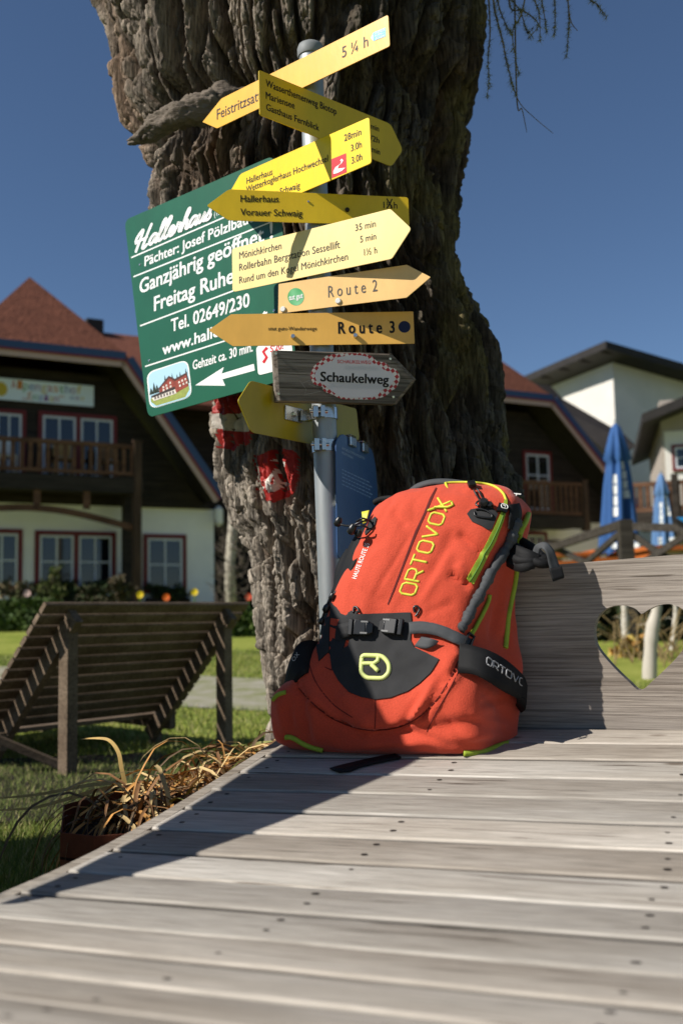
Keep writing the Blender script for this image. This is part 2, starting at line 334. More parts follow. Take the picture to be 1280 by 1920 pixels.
def build_trunk():
    ys = np.arange(-330, 1521, 1.25); nr = len(ys)
    xl = np.interp(ys, *np.array(LEFT).T); xr = np.interp(ys, *np.array(RIGHT).T)
    PL = np.array([at(a, y, TY) for a, y in zip(xl, ys)]); PR = np.array([at(a, y, TY) for a, y in zip(xr, ys)])
    C = (PL + PR) / 2; O = (PR - PL) / 2; R = np.linalg.norm(O, axis=1)
    ang = np.concatenate([np.linspace(-0.28, math.pi + 0.28, 900), np.linspace(math.pi + 0.30, 2 * math.pi - 0.30, 70)]); nc = len(ang)
    ca, sa = np.cos(ang), np.sin(ang)
    # unwrapped noise coordinates in metres (seamless ring of constant radius)
    zz = C[:, 2][:, None] + 0 * ca[None]; tw = 0.12 * zz                      # slight spiral grain
    A = ang[None] + tw
    px = (np.cos(A) * 0.46).ravel(); py = (np.sin(A) * 0.46).ravel(); pz = zz.ravel(); P = np.stack([px, py, pz], 1)
    wv = np.stack([fbm(P * [7, 7, 2], 3, 11), fbm(P * [7, 7, 2], 3, 21), fbm(P * [9, 9, 3], 3, 31)], 1) - 0.5
    Q = P + wv * [0.045, 0.045, 0.20]
    f1, f2, idv = worley(Q / [0.042, 0.042, 0.34], 5)
    g1, g2, id2 = worley((Q + wv * 0.03) / [0.014, 0.014, 0.070], 9)
    cw = .12 + .42 * fbm(P * [6, 6, 2], 2, 131); plate = sstep(0.03, cw, f2 - f1); plate2 = sstep(0.0, 0.16, g2 - g1)
    fine = fbm(Q * [70, 70, 5], 3, 41, .6); vf = fbm(Q * [240, 240, 24], 2, 51); lump = fbm(P * [4.5, 4.5, .8], 3, 61) - 0.5
    ridge = 1 - np.abs(2 * fbm(Q * [16, 16, 1.6], 3, 71) - 1) * 2.2
    d = -0.060 * (1 - plate) - 0.009 * (1 - plate2) * plate + 0.026 * (idv - 0.5) + 0.013 * (id2 - .5) * plate2 + 0.024 * (fine - 0.5) + 0.013 * (vf - 0.5) + 0.050 * lump + 0.022 * (fbm(Q * [48, 48, 30], 3, 141, .6) - .5)
    # one broad hollow running down the upper front between two buttress ridges
    phi0 = 2.02; hol = np.exp(-((ang[None] - phi0) / 0.17) ** 2) * sstep(1.72, 2.25, zz); d = d - 0.10 * hol.ravel()
    d = d.reshape(nr, nc)
    dirv = O[:, None, :] / R[:, None, None] * ca[None, :, None] + np.array([0, -1, 0])[None, None] * sa[None, :, None]
    V = C[:, None, :] + dirv * ((R[:, None] * np.where(sa[None] > 0, 0.5 * (1 + ca[None] ** 2) + .47 * sa[None] ** 2, 1)) + d - 0.004)[..., None]
    V = V.reshape(-1, 3)
    # bark colour: grey weathered plates, red-brown inner bark, patches of lichen
    t = plate * 0.75 + plate2 * 0.25; n1 = fbm(P * [9, 9, 3], 3, 81); n2 = fbm(P * [30, 30, 12], 3, 91)
    grey = np.array([1.0, 1.0, 0.98]); brown = np.array([0.50, 0.40, 0.33])
    col = brown[None] * (1 - t[:, None]) + grey[None] * t[:, None]
    col = col * (0.72 + 0.55 * n1[:, None]) * (0.40 + .45 * n2[:, None] + .85 * id2[:, None] ** 1.4)
    col = col * (1 - .34 * sstep(1.1, 1.9, zz.ravel())[:, None] * np.array([.9, 1.0, 1.08])[None])   # colour turns browner and darker higher up
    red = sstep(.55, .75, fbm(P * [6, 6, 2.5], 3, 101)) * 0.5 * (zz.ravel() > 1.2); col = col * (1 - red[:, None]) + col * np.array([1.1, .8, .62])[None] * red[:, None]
    damp = sstep(-.15, .45, np.cos(np.repeat(ang[None], nr, 0)).ravel() + (n1 - .5) * .5); col = col * (1 - .62 * damp[:, None])   # shade painted into the colour of the mossy right side
    moss = sstep(0.50, 0.68, fbm(P * [8, 8, 4], 4, 111)) * sstep(0.1, 0.75, np.cos(np.repeat(ang[None], nr, 0)).ravel())
    col = col * (1 - moss[:, None]) + np.array([0.55, 0.52, 0.30])[None] * (0.6 + .6 * n2[:, None]) * moss[:, None]
    i = np.arange(nr - 1)[:, None]; j = np.arange(nc)[None]; j2 = (j + 1) % nc
    Qd = np.stack([i * nc + j, i * nc + j2, (i + 1) * nc + j2, (i + 1) * nc + j], -1).reshape(-1, 4)[:, ::-1]
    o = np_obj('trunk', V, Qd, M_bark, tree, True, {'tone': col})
    # painted marks: the same bark faces again, one millimetre proud
    fc = (np.arange(nr - 1)[:, None] * nc + np.arange(nc)[None]).ravel(); front = (sa > 0.1)[None].repeat(nr - 1, 0).ravel()
    c = V[fc]; D = c - np.array(CP); k = D @ np.array(cf); X = 640 + F * (D @ np.array(cr)) / k; Y = 960 - F * (D @ np.array(cu)) / k
    jx = (n2[fc] - .5) * 8 + (fine[fc] - .5) * 10; jy = (fbm(P[fc] * [25, 25, 10], 3, 121) - .5) * 16
    paintable = (plate[fc] * 0.7 + fine[fc] * .75 + vf[fc] * 0.2) > 0.53
    def mark(polys, name, label):
        sel = np.full(len(fc), -1)
        for mi, (Pg, amt) in enumerate(polys): sel[inpoly(X + jx * amt, Y + jy * amt, Pg) & front] = mi
        sel[~paintable] = -1; ids = np.where(sel >= 0)[0]; q = Qd[ids]
        u, inv = np.unique(q, return_inverse=True); vv = V[u] + dirv.reshape(-1, 3)[u] * 0.0012
        ob = np_obj(name, vv, inv.reshape(-1, 4), [M_red, M_white], tree, True)
        ob.data.polygons.foreach_set('material_index', [1 if polys[s][0] in whites else 0 for s in sel[ids]]); ob['label'] = label
    p5 = lambda L: [(380 + x / 3.2, 720 + y / 3.2) for x, y in L]
    wband = p5([(60, 182), (290, 165), (290, 285), (62, 262)])
    wsym = p5([(405, 455), (465, 446), (497, 468), (493, 505), (472, 545), (480, 585), (532, 596), (505, 622), (440, 642), (400, 652), (378, 620), (378, 585), (404, 545), (442, 512), (464, 506), (478, 484), (455, 464)])
    hole = p5([(418, 562), (446, 540), (434, 575), (428, 604), (408, 598)])
    whites = [wband, wsym]
    mark([(p5([(60, 60), (250, 60), (260, 185), (66, 185)]), 1), (p5([(95, 262), (310, 258), (300, 345), (240, 365), (190, 395), (125, 385), (100, 330)]), 1), (wband, .6)], 'trail_mark', 'red white red striped trail paint mark')
    mark([(p5([(326, 425), (398, 392), (470, 380), (545, 395), (592, 440), (585, 560), (575, 630), (520, 680), (430, 714), (385, 690), (352, 600)]), .9), (wsym, .25), (hole, .0)], 'trail_mark', 'red trail paint patch with white winding path symbol')
build_trunk()
b = MB()
def dead_limb():
    key = [(425, 185, 2.90), (405, 200, 2.80), (380, 203, 2.77), (352, 210, 2.76), (325, 219, 2.77), (300, 233, 2.79), (278, 250, 2.82), (258, 262, 2.84), (240, 270, 2.86)]
    pts = crspline([at(*k) for k in key], 16); m = len(pts); G = []
    for i, p in enumerate(pts):
        t = (pts[min(i + 1, m - 1)] - pts[max(i - 1, 0)]).normalized(); a = t.orthogonal().normalized(); c = t.cross(a); f = i / (m - 1)
        r0 = np.interp(f, [0, .2, .55, .75, 1], [.050, .038, .033, .023, .003]); row = []
        for k in range(48):
            th = 6.28318 * k / 48; r = r0 * (0.74 + 0.75 * vn(np.array([[math.cos(th) * 1.6, math.sin(th) * 1.6, f * 9.0]]), 3)[0] * (0.6 + .7 * vn(np.array([[math.cos(th) * 5, math.sin(th) * 5, f * 14.0]]), 4)[0])) * (0.80 + .40 * fbm(np.array([[math.cos(th) * 4, math.sin(th) * 4, f * 40.0]]), 3, 8)[0])
            row.append(p + (a * math.cos(th) + c * math.sin(th)) * r)
        G.append(row)
    b.grid(G, closed=True)
    for (x, y, dx, dy) in ((262, 262, -24, 2), (285, 250, -20, 14), (330, 217, -10, -14), (378, 203, 6, -16)):
        p = at(x, y, 2.81); q = at(x + dx, y + dy, 2.81); b.tube([p, p.lerp(q, .6) + Vector((0, -.004, .004)), q], [.012, .006, .0015], 7)
dead_limb()
M_limb = mat('dead_limb', '#6a6055', rough=0.9, spec=0.15, var=0.3, vscale=45, stretch=(.35, 1, 1), bump=1.0, bscale=70, bdist=0.010)
b.build('dead_branch', M_limb, tree, smooth=180)['label'] = 'short broken dead branch stub'
# hanging twigs from a limb above the frame
M_twig = mat('twig', '#6e6048', rough=0.9, spec=0.1, var=0.3, vscale=60); M_needle = mat('needles', '#7a7a52', rough=0.8, spec=0.2, var=0.35, vscale=40)
b = MB(); b.tube([at(800, -260, 3.2), at(900, -170, 3.05), at(1010, -110, 3.0), at(1140, -90, 3.0), at(1250, -110, 3.05)], [.06, .04, .03, .02, .008], 10); b.build('limb', M_limb, tree, smooth=180)
TW = [[(925, 5), (932, 40), (941, 75), (948, 110), (955, 140), (962, 165), (975, 195), (1000, 220), (1036, 250)], [(968, 180), (978, 205), (987, 248)], [(915, -10), (918, 60), (914, 110), (916, 150), (912, 185)], [(985, -20), (975, 30), (960, 60), (966, 110), (972, 140)],
      [(1000, -10), (1010, 25), (1012, 80)], [(1038, -20), (1040, 30), (1038, 65)], [(1062, -20), (1066, 35), (1064, 70), (1061, 110)], [(1066, 25), (1082, 58)], [(1102, -10), (1118, 8), (1136, 32)], [(950, -20), (975, 22), (988, 60), (1000, 50)], [(955, 10), (980, 20), (1008, 45), (990, 72)], [(1012, -20), (1020, 30), (1024, 60)], [(930, -10), (945, 40), (958, 62)]]
tb, nb = MB(), MB()
for q, T in enumerate(TW):
    Yd = 2.92 + 0.2 * random.random(); pts = crspline([at(T[0][0] - 5, -95, Yd)] + [at(x, y, Yd + random.uniform(-.03, .03)) for x, y in T], 7); m = len(pts)
    tb.tube(pts, [0.0032 * (1 - .75 * i / m) for i in range(m)], 5)
    for i in range(4, m):
        if q in (1, 7) or (q == 0 and i > m * .72) or random.random() < .25: continue
        for _ in range(13):
            d = Vector((random.gauss(0, 1), random.gauss(0, 1), random.gauss(-.3, .8))).normalized() * random.uniform(.010, .024); s = d.orthogonal().normalized() * .0016
            nb.add([pts[i] - s, pts[i] + s, pts[i] + d], [(0, 1, 2)])
tb.build('twig', M_twig, tree, smooth=180); nb.build('foliage', M_needle, tree, fix=False)

# crown: loose larch sprays high above the frame
r = np.random.default_rng(12); n = 26000; c0 = np.array(at(560, 960, TY)); ph = r.uniform(0, 6.283, n); zz = r.uniform(0, 1, n) ** .8; rad = (4.6 * (1 - zz * .75)) * np.sqrt(r.uniform(.02, 1, n)); cz = 5.9 + zz * 9
cl = np.floor(ph * 6) + 40 * np.floor(zz * 16); keep = h3(cl.astype(np.int64), cl.astype(np.int64) * 0, cl.astype(np.int64) * 0, 3) > .25; cc = np.stack([c0[0] + np.cos(ph) * rad, c0[1] + np.sin(ph) * rad, cz + .12 * rad], 1)[keep]; n = len(cc)
a = r.normal(0, 1, (n, 3)); a[:, 2] -= .5; a /= np.linalg.norm(a, axis=1)[:, None]; bb = np.cross(a, r.normal(0, 1, (n, 3))); bb /= np.linalg.norm(bb, axis=1)[:, None]; s = r.uniform(.07, .2, (n, 1))
V = np.stack([cc - a * s, cc + bb * s * .4, cc + a * s, cc - bb * s * .4], 1).reshape(-1, 3); col = np.array([.10, .11, .03])[None] * r.uniform(.6, 1.4, (n, 1))
np_obj('crown', V, np.arange(4 * n).reshape(-1, 4), mat('larch_spray', '#ffffff', rough=.8, attr='tone'), tree, False, {'tone': np.repeat(col, 4, 0)})
b = MB(); b.tube([at(560, -380, TY), at(560, -900, TY), at(555, -2500, TY), at(555, -7000, TY)], [.56, .45, .3, .08], 20)
for k in range(16): z = 5.9 + k * .5; a_ = k * 2.4; c1 = Vector((c0[0], c0[1], z)); d_ = Vector((math.cos(a_), math.sin(a_), .12)); b.tube([c1, c1 + d_ * 2, c1 + d_ * 4 * (1 - k * .04)], [.09, .06, .02], 6)
b.build('upper_trunk', M_limb, tree, smooth=180)
# ================================================================== signpost and its signs
M_galv = mat('galvanised_steel', '#9a9fa0', rough=0.5, spec=0.5, metal=0.55, var=0.12, vscale=30, bump=0.1, bscale=300, stretch=(1, 1, .2))
M_bolt = mat('bolt_steel', '#c9c9c6', rough=0.25, spec=0.6, metal=0.9)
M_black = mat('black_print', '#0c0b0a', rough=0.5, spec=0.3); M_wprint = mat('white_print', '#efefea', rough=0.45, spec=0.4)
M_grey = mat('grey_print', '#55504a', rough=0.5)
def paint(n, c, v=0.10): return mat(n, c, rough=0.36, spec=0.42, var=v, vscale=9, bump=0.16, bscale=14, bdist=0.003, stretch=(1, 1, .45), detail=9)
M_y1 = paint('warm_yellow_paint', '#e8ac1e'); M_y2 = paint('olive_yellow_paint', '#cfae0c'); M_y3 = paint('bright_yellow_paint', '#f3cb00'); M_y4 = paint('ochre_yellow_paint', '#e0bb22')
M_y5 = paint('cream_yellow_paint', '#f3d98a'); M_y6 = paint('pale_orange_paint', '#eec27c'); M_y7 = paint('dull_orange_paint', '#eab456'); M_y8 = paint('mustard_paint', '#a8940f')
M_green = paint('green_enamel', '#1c5a40'); M_blue = paint('blue_enamel', '#3c5c8a')
M_sred = mat('sign_red', '#c8202c', rough=0.4); M_sblue = mat('badge_blue', '#58b4d8', rough=0.4); M_navy = mat('navy_dot', '#12163a', rough=0.4); M_bgreen = mat('badge_green', '#2f9a4e', rough=0.25, coat=.4, col2='#8fcf9a', vscale=22, detail=1)
p0, p1 = at(620, 1110, 2.48), at(582, 92, 2.48); pd = (p1 - p0).normalized(); PR = 0.030
post = thing('signpost', 'round galvanised steel post with clamps carrying the stack of trail signs', 'post', p0 - pd * (p0.z / pd.z))
b = MB(); b.tube([p0 - pd * ((p0.z + .2) / pd.z), p0, p1 - pd * .02], PR, 40); b.build('pole', M_galv, post, smooth=40)
b = MB(); b.lathe(p1 - pd * .022, pd, [(.033, 0), (.0345, .004), (.0345, .02), (.031, .03), (.02, .037), (.004, .039)], 32); b.build('cap', mat('plastic_cap', '#7d8080', rough=.6), post, smooth=40)
def axis(py):
    t = 0.5
    for _ in range(30):
        P = p0.lerp(p1, t); t += (proj(P)[1] - py) / (1110 - 92)
    return p0.lerp(p1, t)
def clamp(py, h=.030):
    b = MB(); P = axis(py); b.lathe(P - pd * h / 2, pd, [(PR + .0008, 0), (PR + .0035, .001), (PR + .0035, h - .001), (PR + .0008, h)], 40)
    f = Frame(P, (1, 0.15, 0)); b.box(f, -.032, -.020, -.042, -.022, -.014, .014); b.box(f, -.014, -.004, -.046, -.026, -.014, .014); b.tube([f.W(-.04, -.036, 0), f.W(.004, -.036, 0)], .004, 10)
    return b.build('clamp', M_bolt, post, smooth=40)
for py in (777, 838): clamp(py)
def sign(name, label, cat, ang, py, outline, m, off=0.040, thick=0.0025, rad=.008, crop=1, behind=False, group='trail signs on the steel post'):
    a = R_(ang); ex = Vector((math.cos(a), math.sin(a), 0)); n = Vector((math.sin(a), -math.cos(a), 0))
    fr = Frame(axis(py) + n * (-off if behind else off), ex)
    t = thing(name, label, cat, None, fr, group)
    P = [fr.L(*cpt(crop, *p)) for p in outline]; P = round_poly([(x, z) for x, z in P], rad)
    b = MB(); b.prism([fr.W(x, 0, z) for x, z in P], fr.ey * thick)
    b.build('panel', m, t, bevel=.0006)
    if not behind:
        c = MB(); d = off - PR + .002
        c.box(fr, -.028, .028, thick, thick + .003, -.012, .012); c.box(fr, -.006, .006, thick, d, -.010, .010)
        c.build('bracket', M_bolt, t)
    return t, fr
def bolts(t, fr, crop, pts, r=.0058, h=.007, m=None):
    for p in pts:
        x, z = fr.L(*cpt(crop, *p)); b = MB(); b.lathe(fr.W(x, .001, z), -fr.ey, [(r * .55, 0), (r, .002), (r, h - .002), (r * .8, h)], 14); b.build('bolt', m or M_bolt, t, smooth=40)
def letters(t, fr, crop, items, m, bold=.012, y=-.0006, name='lettering'):
    b = MB()
    for it in items: text_on(b, fr, it[0], crop, it[1], it[2], it[3], it[4] if len(it) > 4 else bold, y, 0, it[5] if len(it) > 5 else 0)
    return b.build(name, m, t, fix=False)
# --- topmost
t, f = sign('direction_sign', 'long warm yellow arrow sign with a blue badge, topmost on the steel post', 'sign', -40, 130, [(98, 563), (185, 455), (953, 68), (961, 212), (165, 592)], M_y1, rad=[.002, .004, .006, .006, .004])
letters(t, f, 1, [('Feistritzsattel', (165, 553), (398, 446), 47), ('5 ¼ h', (742, 268), (862, 213), 50)], M_black, .006)
b = MB(); poly_on(b, f, 1, round_poly([(886, 150), (942, 127), (943, 168), (886, 190), (873, 175)], 4)); b.build('badge', M_sblue, t, fix=False)
letters(t, f, 1, [('WIENER', (893, 160), (940, 142), 10), ('ALPEN—', (892, 172), (938, 156), 10), ('BOGEN', (897, 185), (938, 169), 10)], M_wprint, .0, -.001)
b = MB(); poly_on(b, f, 1, [(876, 174), (886, 160), (886, 188)], -.001); b.build('badge_arrow', M_wprint, t, fix=False)
# --- biotope path
t, f = sign('direction_sign', 'olive yellow arrow sign in shade with three bold lines, crossing the topmost arrow', 'sign', 41, 215, [(358, 322), (965, 572), (1022, 692), (970, 768), (362, 530)], M_y2, rad=[.006, .012, .014, .012, .006])
letters(t, f, 1, [('Wasserthemenweg Biotop', (390, 398), (715, 530), 32), ('Mariensee', (390, 455), (522, 503), 31), ('Gasthaus Fernblick', (392, 508), (635, 605), 30), ('40 min', (838, 580), (910, 608), 26), ('1 1/2h', (833, 636), (912, 662), 26), ('35 min', (842, 688), (915, 715), 26)], M_black, .018)
# --- hut, 28 min
t, f = sign('direction_sign', 'bright yellow arrow sign with a red square path emblem and walking times', 'sign', -42, 312, [(200, 930), (272, 803), (866, 540), (876, 752), (270, 1010)], M_y3, rad=[.004, .01, .008, .008, .01])
letters(t, f, 1, [('Hallerhaus', (302, 850), (421, 806), 29), ('Wetterkoglerhaus Hochwechsel', (300, 890), (677, 745), 29), ('Vorauer Schwaig', (352, 933), (548, 868), 29), ('28min', (752, 653), (830, 622), 31), ('3.0h', (783, 700), (832, 680), 31), ('3.0h', (786, 757), (834, 737), 31)], M_black, .010)
b = MB(); poly_on(b, f, 1, [(692, 735), (760, 707), (763, 795), (694, 823)]); b.build('emblem', M_sred, t, fix=False)
b = MB(); poly_on(b, f, 1, [(741, 733), (748, 741), (741, 753), (727, 764), (722, 779), (757, 774), (742, 788), (718, 800), (702, 803), (702, 791), (712, 772), (735, 756), (739, 746), (733, 741)], -.001); b.build('emblem_path', M_wprint, t, fix=False)
# --- hut / alp
t, f = sign('direction_sign', 'ochre yellow two-line arrow sign with a crossed-out hour number', 'sign', 8, 387, [(22, 190), (143, 101), (1120, 145), (1126, 302), (140, 270)], M_y4, crop=3, rad=[.006, .008, .008, .006, .008])
letters(t, f, 3, [('Hallerhaus', (207, 171), (414, 173), 37), ('Vorauer Schwaig', (207, 243), (543, 251), 36), ('1½h', (985, 205), (1060, 207), 35)], M_black, .012)
b = MB(); line_on(b, f, 3, [(1003, 153), (1018, 180), (1033, 207)], 6, -.001); line_on(b, f, 3, [(1032, 155), (1018, 182), (1003, 206)], 6, -.001); b.build('scribble', M_black, t, fix=False)
bolts(t, f, 3, [(787, 215)], m=mat('rusty_bolt', '#2a2014', rough=.6)); bolts(t, f, 3, [(576, 170)], .003, .004)
# --- cream
t, f = sign('direction_sign', 'cream yellow arrow sign with three text lines including the chair lift', 'sign', -30, 470, [(160, 425), (1022, 208), (1136, 315), (1030, 480), (163, 662)], M_y5, crop=3, rad=[.010, .006, .008, .006, .010])
letters(t, f, 3, [('Mönichkirchen', (200, 482), (430, 427), 38), ('Rollerbahn Bergstation Sessellift', (200, 547), (748, 421), 38), ('Rund um den Kogel Mönichkirchen', (200, 616), (792, 486), 37), ('35 min', (832, 330), (943, 305), 36), ('5 min', (858, 393), (945, 374), 36), ('1½ h', (880, 463), (950, 450), 36)], M_black, .002)
# --- route 2
t, f = sign('direction_sign', 'pale orange arrow sign with a round green badge and a thin grey route number 2', 'sign', -20, 553, [(414, 618), (1112, 513), (1241, 580), (1110, 692), (412, 779)], M_y6, crop=3, rad=.002)
letters(t, f, 3, [('R o u t e  2', (685, 692), (952, 657), 62)], M_grey, .004)
b = MB(); poly_on(b, f, 3, [(508 + 45 * math.cos(k * .2094), 688 + 48 * math.sin(k * .2094)) for k in range(30)]); b.build('badge', M_bgreen, t, fix=False)
letters(t, f, 3, [('tut gut', (472, 708), (546, 694), 28)], M_wprint, .03, -.001); bolts(t, f, 3, [(440, 757), (740, 712)], .0075, .006, mat('white_cap', '#dcdcd8', rough=.4))
# --- route 3
t, f = sign('direction_sign', 'dull orange arrow sign with a bold black route number 3 and a dark dot', 'sign', 1, 618, [(32, 870), (155, 783), (1147, 768), (1155, 943), (165, 957)], M_y7, crop=3, rad=.002)
letters(t, f, 3, [('R o u t e  3', (740, 888), (1045, 884), 62)], M_black, .035); letters(t, f, 3, [('»tut gut«-Wanderwege', (357, 871), (622, 871), 20)], M_black, .004)
b = MB(); poly_on(b, f, 3, [(1099 + 33 * math.cos(k * .2094), 852 + 32 * math.sin(k * .2094)) for k in range(30)]); b.build('dot', M_navy, t, fix=False)
bolts(t, f, 3, [(493, 907), (832, 902)], .0058, .011)
# --- wooden sign
M_wsign = wood('sign_boards', '#8c877d', '#4a463e', gs=1.6, bump=.5); M_wedge = wood('sign_edge', '#94897d', '#3c342c', gs=2, bump=.6, attr=False)
a = R_(14); n = Vector((math.sin(a), -math.cos(a), 0)); f = Frame(axis(708) + n * .072, (math.cos(a), math.sin(a), 0), Vector((0, 0, 1)) + n * 0.13)
t = thing('wooden_arrow_sign', 'grey wooden arrow board with a white oval in a red checked border', 'sign', None, f, None)
ol = [f.L(*cpt(4, *p)) for p in [(386, 281), (1030, 298), (1165, 440), (1055, 578), (402, 562)]]
b = MB(); ip = [Vector(p) for p in ol]; c0 = sum(ip, Vector((0, 0))) / 5
ins = [p + (c0 - p).normalized() * .009 for p in ip]; n5 = 5
b.prism([f.W(p[0], .004, p[1]) for p in ol], f.ey * .026)
b.add([f.W(p[0], .004, p[1]) for p in ol] + [f.W(p.x, .0005, p.y) for p in ins], [(i, (i + 1) % 5, (i + 1) % 5 + 5, i + 5) for i in range(5)])
b.build('backing_board', M_wedge, t, bevel=.001)
b = MB(); zs = [min(p.y for p in ins), -.045, -.012, .024, max(p.y for p in ins)]
xr = lambda z: float(np.interp(z, [min(p.y for p in ins), ins[2].y, max(p.y for p in ins)], [ins[3].x, ins[2].x, ins[1].x])); xl = lambda z: float(np.interp(z, [ins[4].y, ins[0].y], [ins[4].x, ins[0].x]))
for k in range(4):
    z0, z1 = zs[k] + .0007, zs[k + 1] - .0007; zm = [z0, z1]
    if z0 < ins[2].y < z1: zm = [z0, ins[2].y, z1]
    P = [f.W(xl(z0), 0, z0)] + [f.W(xr(z), 0, z) for z in zm] + [f.W(xl(z1), 0, z1)]; g = random.uniform(.75, 1.1); b.prism(P, f.ey * .004, 0, (g, g, g))
b.build('face_boards', M_wsign, t)
outer = crspline([(x, y, 0) for x, y in [(410, 330), (440, 262), (490, 222), (525, 190), (600, 174), (700, 170), (800, 172), (870, 195), (905, 228), (965, 240), (1005, 278), (1045, 290), (1076, 350), (1050, 425), (1015, 450), (965, 492), (880, 514), (760, 516), (640, 512), (580, 482), (510, 455), (495, 420), (440, 405), (418, 370)]], 3, True)
inner = crspline([(x, y, 0) for x, y in [(440, 335), (458, 292), (512, 246), (560, 236), (592, 206), (700, 188), (815, 192), (880, 248), (920, 262), (965, 300), (1008, 310), (1036, 352), (1012, 405), (985, 428), (940, 448), (890, 494), (760, 504), (640, 498), (560, 448), (500, 400), (455, 378)]], 3, True)
M_chk = bpy.data.materials.new('red_check'); M_chk.use_nodes = True; _n = M_chk.node_tree; _c = N(_n, 'ShaderNodeTexChecker', Scale=112.0); _c.inputs[1].default_value = lin('#a8222c'); _c.inputs[2].default_value = lin('#d8d2cc')
_t = N(_n, 'ShaderNodeTexCoord'); _m = N(_n, 'ShaderNodeMapping'); _m.inputs['Rotation'].default_value = (0, R_(38), 0); _m.inputs['Location'].default_value = (0, .0041, 0); _n.links.new(_t.outputs['Object'], _m.inputs[0]); _n.links.new(_m.outputs[0], _c.inputs[0]); _n.links.new(_c.outputs[0], _n.nodes['Principled BSDF'].inputs['Base Color'])
b = MB(); P = [f.L(*cpt(7, p.x, p.y)) for p in outer]; b.prism([f.W(x, -.0012, z) for x, z in P], f.ey * .0012); b.build('checked_border', M_chk, t)
b = MB(); poly_on(b, f, 7, [(p.x, p.y) for p in inner], -.0018); b.build('oval', mat('oval_white', '#c9c9cc', rough=.5), t, fix=False)
letters(t, f, 7, [('Schaukelweg', (482, 379), (990, 402), 70)], M_black, .035, -.0024); letters(t, f, 7, [('SCHAUKELWEG', (608, 244), (858, 251), 25)], M_sred, .012, -.0024)
b = MB(); line_on(b, f, 7, [(328, 374), (376, 440), (362, 482), (482, 455)], 3, -.0003); line_on(b, f, 7, [(352, 392), (402, 372), (398, 402), (440, 420)], 3, -.0003); b.build('scratch', mat('scratch', '#8d8a82'), t, fix=False)
bolts(t, f, 7, [(148, 172), (168, 474), (1028, 497), (1005, 212)], .0035, .003)
# --- sign seen from behind
t, f = sign('direction_sign', 'mustard yellow arrow sign seen from its back, lowest on the post under the wooden board', 'sign', 53, 775, [(211, 100), (288, -22), (922, 148), (940, 335), (660, 362), (292, 290)], M_y8, crop=5, behind=True, off=.060, rad=[.008, .012, .01, .01, .001, .012])
b = MB(); x, z = f.L(*cpt(5, 540, 182)); x2, _ = f.L(*cpt(5, 650, 195))
b.box(f, x - .032, x + .032, -.004, -.0005, z - .018, z + .018); b.box(f, x + .02, .0, -.012, -.008, z - .014, z + .014); b.box(f, -.02, 0, -.06, -.008, z - .014, z + .014); b.lathe(f.W(x, -.004, z), -f.ey, [(.008, 0), (.008, .005), (.006, .007)], 6); b.build('bracket', M_bolt, t, bevel=.001)
# --- blue panel
t, f = sign('info_panel', 'upright blue information panel with rounded corners behind the backpack', 'sign', 70, 940, [(115, 330), (240, 150), (930, 500), (1010, 900), (1060, 1580), (1010, 3100), (150, 2950)], M_blue, crop=10, off=.036, rad=[.015, .02, .045, .02, .02, .02, .02], group=None)
letters(t, f, 10, [('AKTUELLE ÖFFNUNGSZEITEN', (245, 505), (755, 745), 55), ('ROUTENINFO', (248, 605), (500, 735), 52)], mat('pale_blue_print', '#b4c4de'), .0)
b = MB()
for k in range(6):
    x = 250; y0 = 870 + 82 * k
    while x < (640 if k == 0 else 860):
        wd = random.uniform(26, 80); sl = .47
        if k: poly_on(b, f, 10, [(x, y0 + (x - 250) * sl), (x + wd, y0 + (x + wd - 250) * sl), (x + wd, y0 + 24 + (x + wd - 250) * sl), (x, y0 + 24 + (x - 250) * sl)])
        x += wd + 16
b.build('fine_print', mat('fine_print', '#8ba1c6'), t, fix=False)
for (x, y) in ((455, 330), (735, 470)):
    b = MB(); X, Z = f.L(*cpt(10, x, y)); b.box(f, X - .022, X + .022, -.008, -.001, Z - .014, Z + .010); b.box(f, X - .026, X + .014, -.010, .006, Z + .010, Z + .014); b.build('clip', M_bolt, t, bevel=.002)
# --- green board
SG = {'H': (.80, [[(.0, .50), (.03, .68), (.16, .88), (.30, .98), (.27, .6), (.20, .25), (.16, -.04)], [(.72, 1.10), (.62, .7), (.54, .3), (.50, .0), (.60, -.03), (.74, .1)], [(.04, .40), (.2, .47), (.4, .46), (.62, .50)]]), 'a': (.46, [[(.40, .44), (.24, .50), (.08, .32), (.06, .08), (.18, .0), (.32, .2), (.40, .46), (.36, .16), (.42, .0), (.54, .08)]]),
 'l': (.30, [[(.0, .08), (.16, .5), (.30, .92), (.26, 1.06), (.16, .9), (.10, .4), (.12, .05), (.22, .0), (.34, .1)]]), 'e': (.36, [[(.0, .1), (.2, .22), (.30, .38), (.22, .50), (.10, .40), (.06, .15), (.16, .0), (.28, .02), (.40, .12)]]),
 'r': (.36, [[(.0, .1), (.10, .34), (.14, .54), (.20, .44), (.32, .45), (.28, .2), (.30, .02), (.42, .1)]]), 'h': (.44, [[(.0, .08), (.16, .5), (.30, .92), (.26, 1.06), (.17, .9), (.10, .4), (.06, .0)], [(.07, .12), (.18, .42), (.30, .48), (.32, .3), (.30, .04), (.40, .0), (.50, .1)]]),
 'u': (.44, [[(.02, .1), (.10, .48), (.08, .14), (.16, .0), (.28, .12), (.38, .46), (.35, .12), (.42, .0), (.52, .1)]]), 's': (.34, [[(.0, .06), (.14, .3), (.24, .54), (.24, .34), (.32, .16), (.24, .0), (.10, -.02), (.02, .06)]])}
